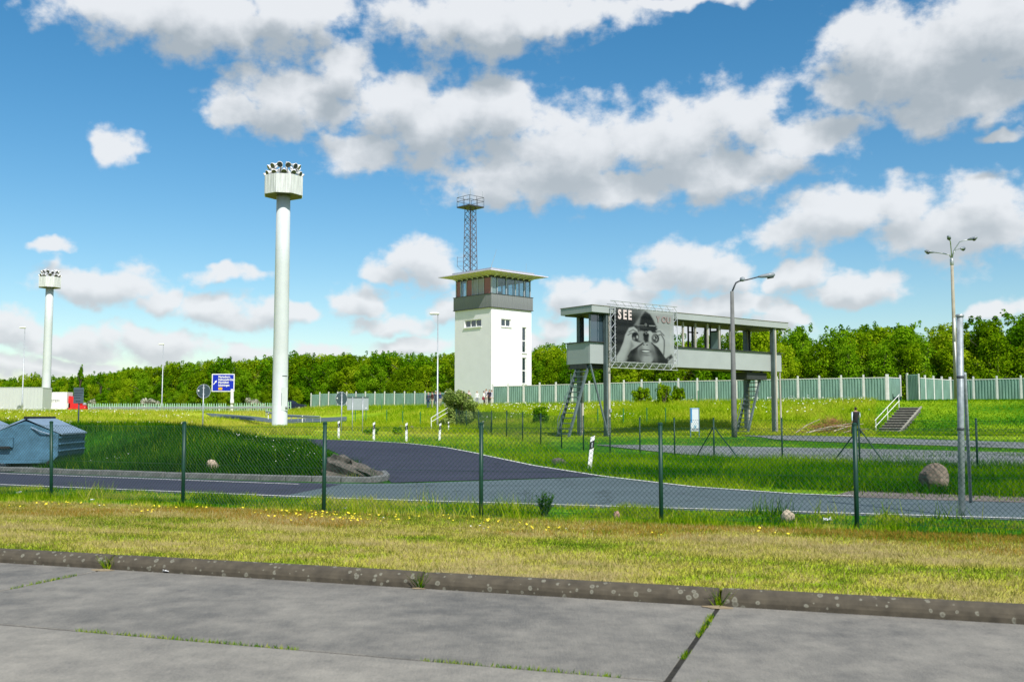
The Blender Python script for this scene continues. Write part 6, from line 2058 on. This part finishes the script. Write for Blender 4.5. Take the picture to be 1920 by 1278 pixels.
# ================================================================== TREES, BUSHES, PLANTS
LEAF = ramp_mat('leaves_mid_green', [(0, (.034, .085, .003)), (.35, (.135, .265, .003)), (.7, (.33, .47, .008)), (1, (.50, .58, .03))], transl=.45, objvar=.20)
LEAF_D = ramp_mat('leaves_deep_green', [(0, (.022, .070, .003)), (.4, (.085, .23, .003)), (.75, (.22, .41, .008)), (1, (.38, .54, .03))], transl=.43, objvar=.18)
BARK = mat('grey_brown_bark', (.10, .08, .06), .95, .4, 8, bump=.5)
def leaf_mesh(name, blobs, n, smin, smax, seed, m):
    """blobs: (cx,cy,cz,rx,ry,rz); leaf clumps spread over and inside the blobs"""
    rg = np.random.default_rng(seed)
    B_ = np.array(blobs)
    wgt = (B_[:, 3] * B_[:, 5] + B_[:, 4] * B_[:, 5]); wgt /= wgt.sum()
    bi = rg.choice(len(B_), n, p=wgt)
    d = rg.normal(size=(n, 3)); d /= np.linalg.norm(d, axis=1)[:, None]
    rr = np.clip(1 - np.abs(rg.normal(0, .17, n)) + .04 * rg.normal(size=n), .25, 1.2)
    c = B_[bi, :3] + d * B_[bi, 3:6] * rr[:, None]
    nr = d * 1.1 + rg.normal(size=(n, 3)) * .6 + np.array([0, 0, .35]); nr /= np.linalg.norm(nr, axis=1)[:, None]
    t1 = np.cross(nr, rg.normal(size=(n, 3))); t1 /= np.linalg.norm(t1, axis=1)[:, None]
    t2 = np.cross(nr, t1)
    s = rg.uniform(smin, smax, n)[:, None]; asp = rg.uniform(.45, .8, n)[:, None]
    v = np.empty((n, 4, 3))
    v[:, 0] = c - t1 * s * .5; v[:, 1] = c - t2 * s * .5 * asp + t1 * s * .06; v[:, 2] = c + t1 * s * .5; v[:, 3] = c + t2 * s * .5 * asp + t1 * s * .06
    v[:, 0] -= nr * s * .10; v[:, 2] -= nr * s * .10
    bt = rg.uniform(-.13, .13, len(B_))[bi]
    tint = np.clip(.52 + bt + rg.normal(0, .13, n), 0, 1)
    me = np_mesh(name, v.reshape(-1, 3), np.arange(n * 4).reshape(-1, 4), np.repeat(tint, 4))
    me.materials.append(m)
    return me
def tree_blobs(seed, H, R, low, nb):
    rg = np.random.default_rng(seed)
    out = []
    for i in range(nb):
        f = (i + .5) / nb
        z = H * (low + (1 - low) * f * .92)
        prof_ = math.sin(math.pi * min(1, .22 + .72 * f)) ** .7
        a = rg.uniform(0, 2 * math.pi); rad = R * prof_ * rg.uniform(.25, .8)
        r = R * rg.uniform(.28, .46) * (1.1 - .35 * f)
        out.append((rad * math.cos(a), rad * math.sin(a), z, r, r, r * rg.uniform(.7, .95)))
    out.append((0, 0, H * .55, R * .55, R * .55, H * .3))
    # a few twigs that stick out of the top
    for i in range(5):
        a = rg.uniform(0, 2 * math.pi); q = R * rg.uniform(.1, .7)
        out.append((q * math.cos(a), q * math.sin(a), H * rg.uniform(.90, 1.02), .28, .28, .42))
    return out
def trunk_mesh(seed, H, R):
    rg = random.Random(seed)
    b = MB()
    lean = (rg.uniform(-.3, .3), rg.uniform(-.3, .3))
    b.tube([(0, 0, -.3), (lean[0] * .3, lean[1] * .3, H * .3), (lean[0], lean[1], H * .85)], [.17, .12, .03], 7)
    for i in range(7):
        a = rg.uniform(0, 6.28); z = H * rg.uniform(.18, .6)
        f = z / (H * .85)
        q = Vector((lean[0] * f, lean[1] * f, z)); e = q + Vector((math.cos(a) * R * .75, math.sin(a) * R * .75, H * .22))
        b.tube([q, q.lerp(e, .5) + Vector((0, 0, .15)), e], [.07, .045, .012], 5)
    me = b.mesh('trunk', True); me.materials.append(BARK)
    return me
VAR = []
for i in range(7):
    R_ = 3.1 + .5 * (i % 3)
    VAR.append((leaf_mesh('crown', tree_blobs(100 + i, 9.0, R_, -.02 if i < 4 else .10, 34), 12000, .17, .40, 200 + i, LEAF if i % 2 == 0 else LEAF_D), trunk_mesh(300 + i, 9.0, R_)))
def plant_tree(loc, h, v, label, group, sxy=1.0, rz=None, name='broadleaf_tree', cat='tree'):
    t = thing(name, label, cat, tuple(loc), random.uniform(0, 6.28) if rz is None else rz, group)
    s = h / 9.3
    t.scale = (s * sxy, s * sxy, s)
    link('trunk', VAR[v][1], t); link('crown', VAR[v][0], t)
    return t
YT = ([-300, 0, 100, 190, 300, 400, 520, 640, 800, 900, 1010, 1060, 1300, 1480, 1560, 1700, 1850, 1920, 2200],
      [712, 708, 704, 697, 680, 668, 660, 655, 660, 650, 646, 638, 618, 605, 602, 600, 590, 585, 578])
def ordinal(n):
    return '%d%s' % (n, 'th' if 10 <= n % 100 <= 20 else {1: 'st', 2: 'nd', 3: 'rd'}.get(n % 10, 'th'))
def wood_row(poly, spacing, off, hf, label, group, vs_, jitter=.8):
    row = []
    pts = [Vector((x, y, 0)) for x, y in poly]
    L = sum((b - a).length for a, b in zip(pts, pts[1:]))
    n = int(L / spacing)
    for p in resample(pts, n):
        p = p + Vector((random.uniform(-jitter, jitter), off + random.uniform(-jitter, jitter), 0))
        z = hz(p.x, p.y)
        px_ = col_of(Vector((p.x, p.y, z + 5)))
        if px_ < -120 or px_ > 2060: continue
        yt = float(np.interp(px_, *YT))
        H = (at(px_, yt, p.y).z - z) * hf * random.uniform(.93, 1.03)
        row.append((px_, plant_tree((p.x, p.y, z - .1), max(2.5, H), random.choice(vs_), label, group, random.uniform(.85, 1.15))))
    for i, (_, t) in enumerate(sorted(row, key=lambda q: q[0])):
        t['label'] = '%s, %s from the left' % (label, ordinal(i + 1))
R_A = [(-128, 236), (-84, 206), (-68, 172), (-33, 167), (-6, 147)]
R_B = [(-6, 145), (5, 122), (16, 115), (27, 109), (41, 101.5)]
R_C = [(41, 107), (58, 101), (70, 99)]
for poly, wh, gr in ((R_A, 'leafy tree in the left wood behind the motorway', 'trees of the left wood'),
                     (R_B, 'leafy tree in the wood behind the long metal wall', 'trees of the wood behind the long wall'),
                     (R_C, 'leafy tree in the wood behind the rightmost wall', 'trees of the right wood')):
    wood_row(poly, 3.0, 1.5, .78, 'front-row ' + wh, gr, (0, 1, 2, 3))
    wood_row(poly, 3.1, 5.0, .97, 'middle-row ' + wh, gr, (0, 1, 2, 4, 5, 6))
    wood_row(poly, 3.6, 9.5, 1.0, 'back-row ' + wh, gr, (4, 5, 6, 3))
wood_row(R_A[2:4], 1.5, -1.0, .42, 'low shrub along the front of the left wood', 'shrubs edging the left wood', (0, 1, 3))
# three young conical trees left, behind the truck
def cone_mesh(seed, n=4200):
    rg = np.random.default_rng(seed)
    bl = []
    for i in range(26):
        f = i / 25
        z = .9 + 6.6 * f; r = 1.25 * (1 - f) ** .75 + .12
        a = rg.uniform(0, 6.28)
        bl.append((r * .55 * math.cos(a), r * .55 * math.sin(a), z, r * .62, r * .62, .5))
    return leaf_mesh('crown', bl, n, .18, .42, seed, LEAF_D)
CM = [cone_mesh(71), cone_mesh(72)]
TM = trunk_mesh(77, 8, .8)
for (px_, Yd, yt, i, lab) in ((86, 202, 698, 0, 'young narrow tree standing right behind the grey trailer'), (150, 204, 686, 1, 'tall narrow tree behind the truck cab'), (133, 207, 704, 0, 'narrow tree left of the tall one behind the truck'), (190, 158, 704, 1, 'narrow dark tree in front of the left wood at the slats')):
    g = gx(px_, Yd); H = at(px_, yt, Yd).z - g.z
    t = thing('young_tree', lab, 'tree', tuple(g), random.uniform(0, 6), 'young narrow trees')
    s = H / 7.7; t.scale = (s * 1.05, s * 1.05, s)
    link('trunk', TM, t); link('crown', CM[i], t)
# distant trees at the far left
for (px_, Yd, yt, lab) in ((20, 230, 712, 'distant low tree above the grey trailer, leftmost'), (45, 235, 700, 'distant pale tree above the grey trailer, in the middle'), (65, 228, 697, 'distant tree above the right end of the grey trailer'), (108, 232, 716, 'distant low tree above the white truck'), (122, 236, 715, 'distant low tree between truck and narrow trees')):
    g = gx(px_, Yd)
    plant_tree(g, at(px_, yt, Yd).z - g.z, random.choice((0, 1, 2)), lab, 'distant trees at the far left', .75)
# bushes
def bush(px, ybase, wpx, hpx, label, seed, n, m, Yd=None, smin=.10, smax=.26, flowers_=False):
    g = gx(px, Yd) if Yd else gp(px, ybase, 55)
    k = F / g.y
    W_, H_ = wpx / k / 2, hpx / k
    rg = np.random.default_rng(seed)
    bl = [(rg.uniform(-.65, .65) * W_, rg.uniform(-.5, .5) * W_, H_ * rg.uniform(.10, .88), W_ * rg.uniform(.16, .40), W_ * rg.uniform(.16, .40), H_ * rg.uniform(.10, .24)) for _ in range(30)]
    t = thing('bush', label, 'bush', tuple(g), 0, 'bushes in the meadow')
    me = leaf_mesh('foliage', bl, n, smin, smax, seed, m); link('foliage', me, t)
    b = MB(); rr = random.Random(seed)
    for i in range(9):
        a = rr.uniform(0, 6.28); b.tube([(0, 0, -.15), (math.cos(a) * W_ * .3, math.sin(a) * W_ * .3, H_ * .4), (math.cos(a) * W_ * .6, math.sin(a) * W_ * .6, H_ * .75)], [.05, .03, .01], 5)
    b.build('stems', BARK, t)
LEAF_P = ramp_mat('leaves_pale_green', [(0, (.04, .09, .015)), (.4, (.16, .25, .05)), (.75, (.34, .42, .12)), (1, (.50, .56, .28))], transl=.35)
bush(866, 800, 80, 62, 'big round pale bush in front of the people', 31, 11000, LEAF_P, Yd=86)
bush(1202, 752, 42, 30, 'dense bush against the metal wall right of the bridge post', 32, 2600, LEAF, Yd=101)
bush(1245, 770, 36, 40, 'loose shrub in the daisies below the metal wall', 33, 1700, LEAF, Yd=95)
bush(1272, 750, 32, 30, 'upright shrub close to the metal wall behind the banner', 34, 1900, LEAF, Yd=100)
bush(1012, 788, 40, 34, 'small dark shrub on the meadow left of the bridge stairs', 35, 1500, LEAF_D, Yd=83)
bush(745, 806, 22, 14, 'low green tuft beside the footpath stones', 36, 700, LEAF_D, Yd=66)
bush(696, 808, 34, 12, 'low spreading green plant behind the guide post', 37, 800, LEAF_D, Yd=66)
HAW = ramp_mat('hawthorn_blossom', [(0, (.10, .14, .03)), (.4, (.35, .36, .26)), (1, (.70, .68, .58))], transl=.3)
bush(478, 760, 40, 26, 'blossoming white hawthorn left of the floodlight mast', 38, 1500, HAW, Yd=158, smin=.2, smax=.5)
bush(282, 766, 40, 26, 'blossoming white hawthorn above the green slats', 39, 1500, HAW, Yd=158, smin=.2, smax=.5)
bush(172, 766, 18, 26, 'blossoming white shrub just right of the truck', 40, 900, HAW, Yd=172, smin=.2, smax=.5)
# leafy weed standing at the fence
g = gz(1021, 968)
t = thing('leafy_weed', 'tall leafy green weed clump growing at the fence foot', 'plant', tuple(g))
WEEDM = ramp_mat('weed_leaves', [(0, (.015, .08, .004)), (.5, (.045, .17, .008)), (1, (.10, .27, .02))], transl=.3)
rg = np.random.default_rng(5)
bs_ = MB(); lv_, lf_, lt_ = [], [], []
for i in range(20):
    a = rg.uniform(0, 6.28); sp_r = rg.uniform(.02, .20); Hs_ = rg.uniform(.24, .42)
    tip = Vector((math.cos(a) * sp_r, math.sin(a) * sp_r * .6, Hs_))
    bs_.tube([(math.cos(a) * .03, math.sin(a) * .03, -.03), tip], [.005, .003], 5)
    for q in range(22):
        f = rg.uniform(.15, 1.0); c = Vector((math.cos(a) * .03, math.sin(a) * .03, 0)).lerp(tip, f)
        aa = rg.uniform(0, 6.28); L_ = rg.uniform(.055, .10) * (1.1 - .4 * f)
        d_v = Vector((math.cos(aa), math.sin(aa), rg.uniform(.2, 1.1))).normalized(); sd_v = d_v.cross(Vector((0, 0, 1))).normalized() * L_ * .2
        o_ = len(lv_); lv_ += [c, c + d_v * L_ * .5 + sd_v, c + d_v * L_, c + d_v * L_ * .5 - sd_v]; lf_.append((o_, o_ + 1, o_ + 2, o_ + 3)); lt_ += [rg.uniform(.1, .9)] * 4
bs_.build('stems', GREEN_STEEL if False else mat('weed_stem', (.06, .12, .03), .8, .2, 9), t)
lm = np_mesh('leaves', np.array([tuple(p) for p in lv_]), np.array(lf_), np.array(lt_)); lm.materials.append(WEEDM)
link('leaves', lm, t)
# heap of cut brushwood right of the bridge
g = gx(1550, 68)
t = thing('brushwood_pile', 'heap of cut brown brushwood and pale branches below the bank', 'brush pile', tuple(g))
TWIG = mat('dry_brown_twig', (.26, .13, .05), .95, .4, 7); PALEB = mat('pale_branch', (.42, .36, .28), .95, .25, 7)
b = MB(); rr = random.Random(9)
for i in range(520):
    x = rr.gauss(.4, .9); y = rr.gauss(0, .6); z = max(.05, (1.05 - .35 * abs(x - .5)) * rr.random())
    d = Vector((rr.uniform(-1, .6), rr.uniform(-.6, .6), rr.uniform(-.1, .5))).normalized() * rr.uniform(.3, .8)
    b.tube([(x, y, z), Vector((x, y, z)) + d], [.012, .005], 3)
b.build('twigs', TWIG, t)['kind'] = 'stuff'
b = MB()
for (x0, z0, x1, z1, y) in ((-2.3, .05, -.6, 1.0, -.5), (-1.6, .1, 1.6, .75, -.75), (-.8, .35, 1.9, .55, -.8), (.2, .2, 2.2, .7, -.9), (-1.9, .0, .1, .35, -.9), (.9, .1, 2.6, .35, -.7)):
    b.tube([(x0, y, z0), ((x0 + x1) / 2, y + .1, (z0 + z1) / 2 + .08), (x1, y, z1)], [.04, .035, .02], 6)
b.build('branches', PALEB, t)
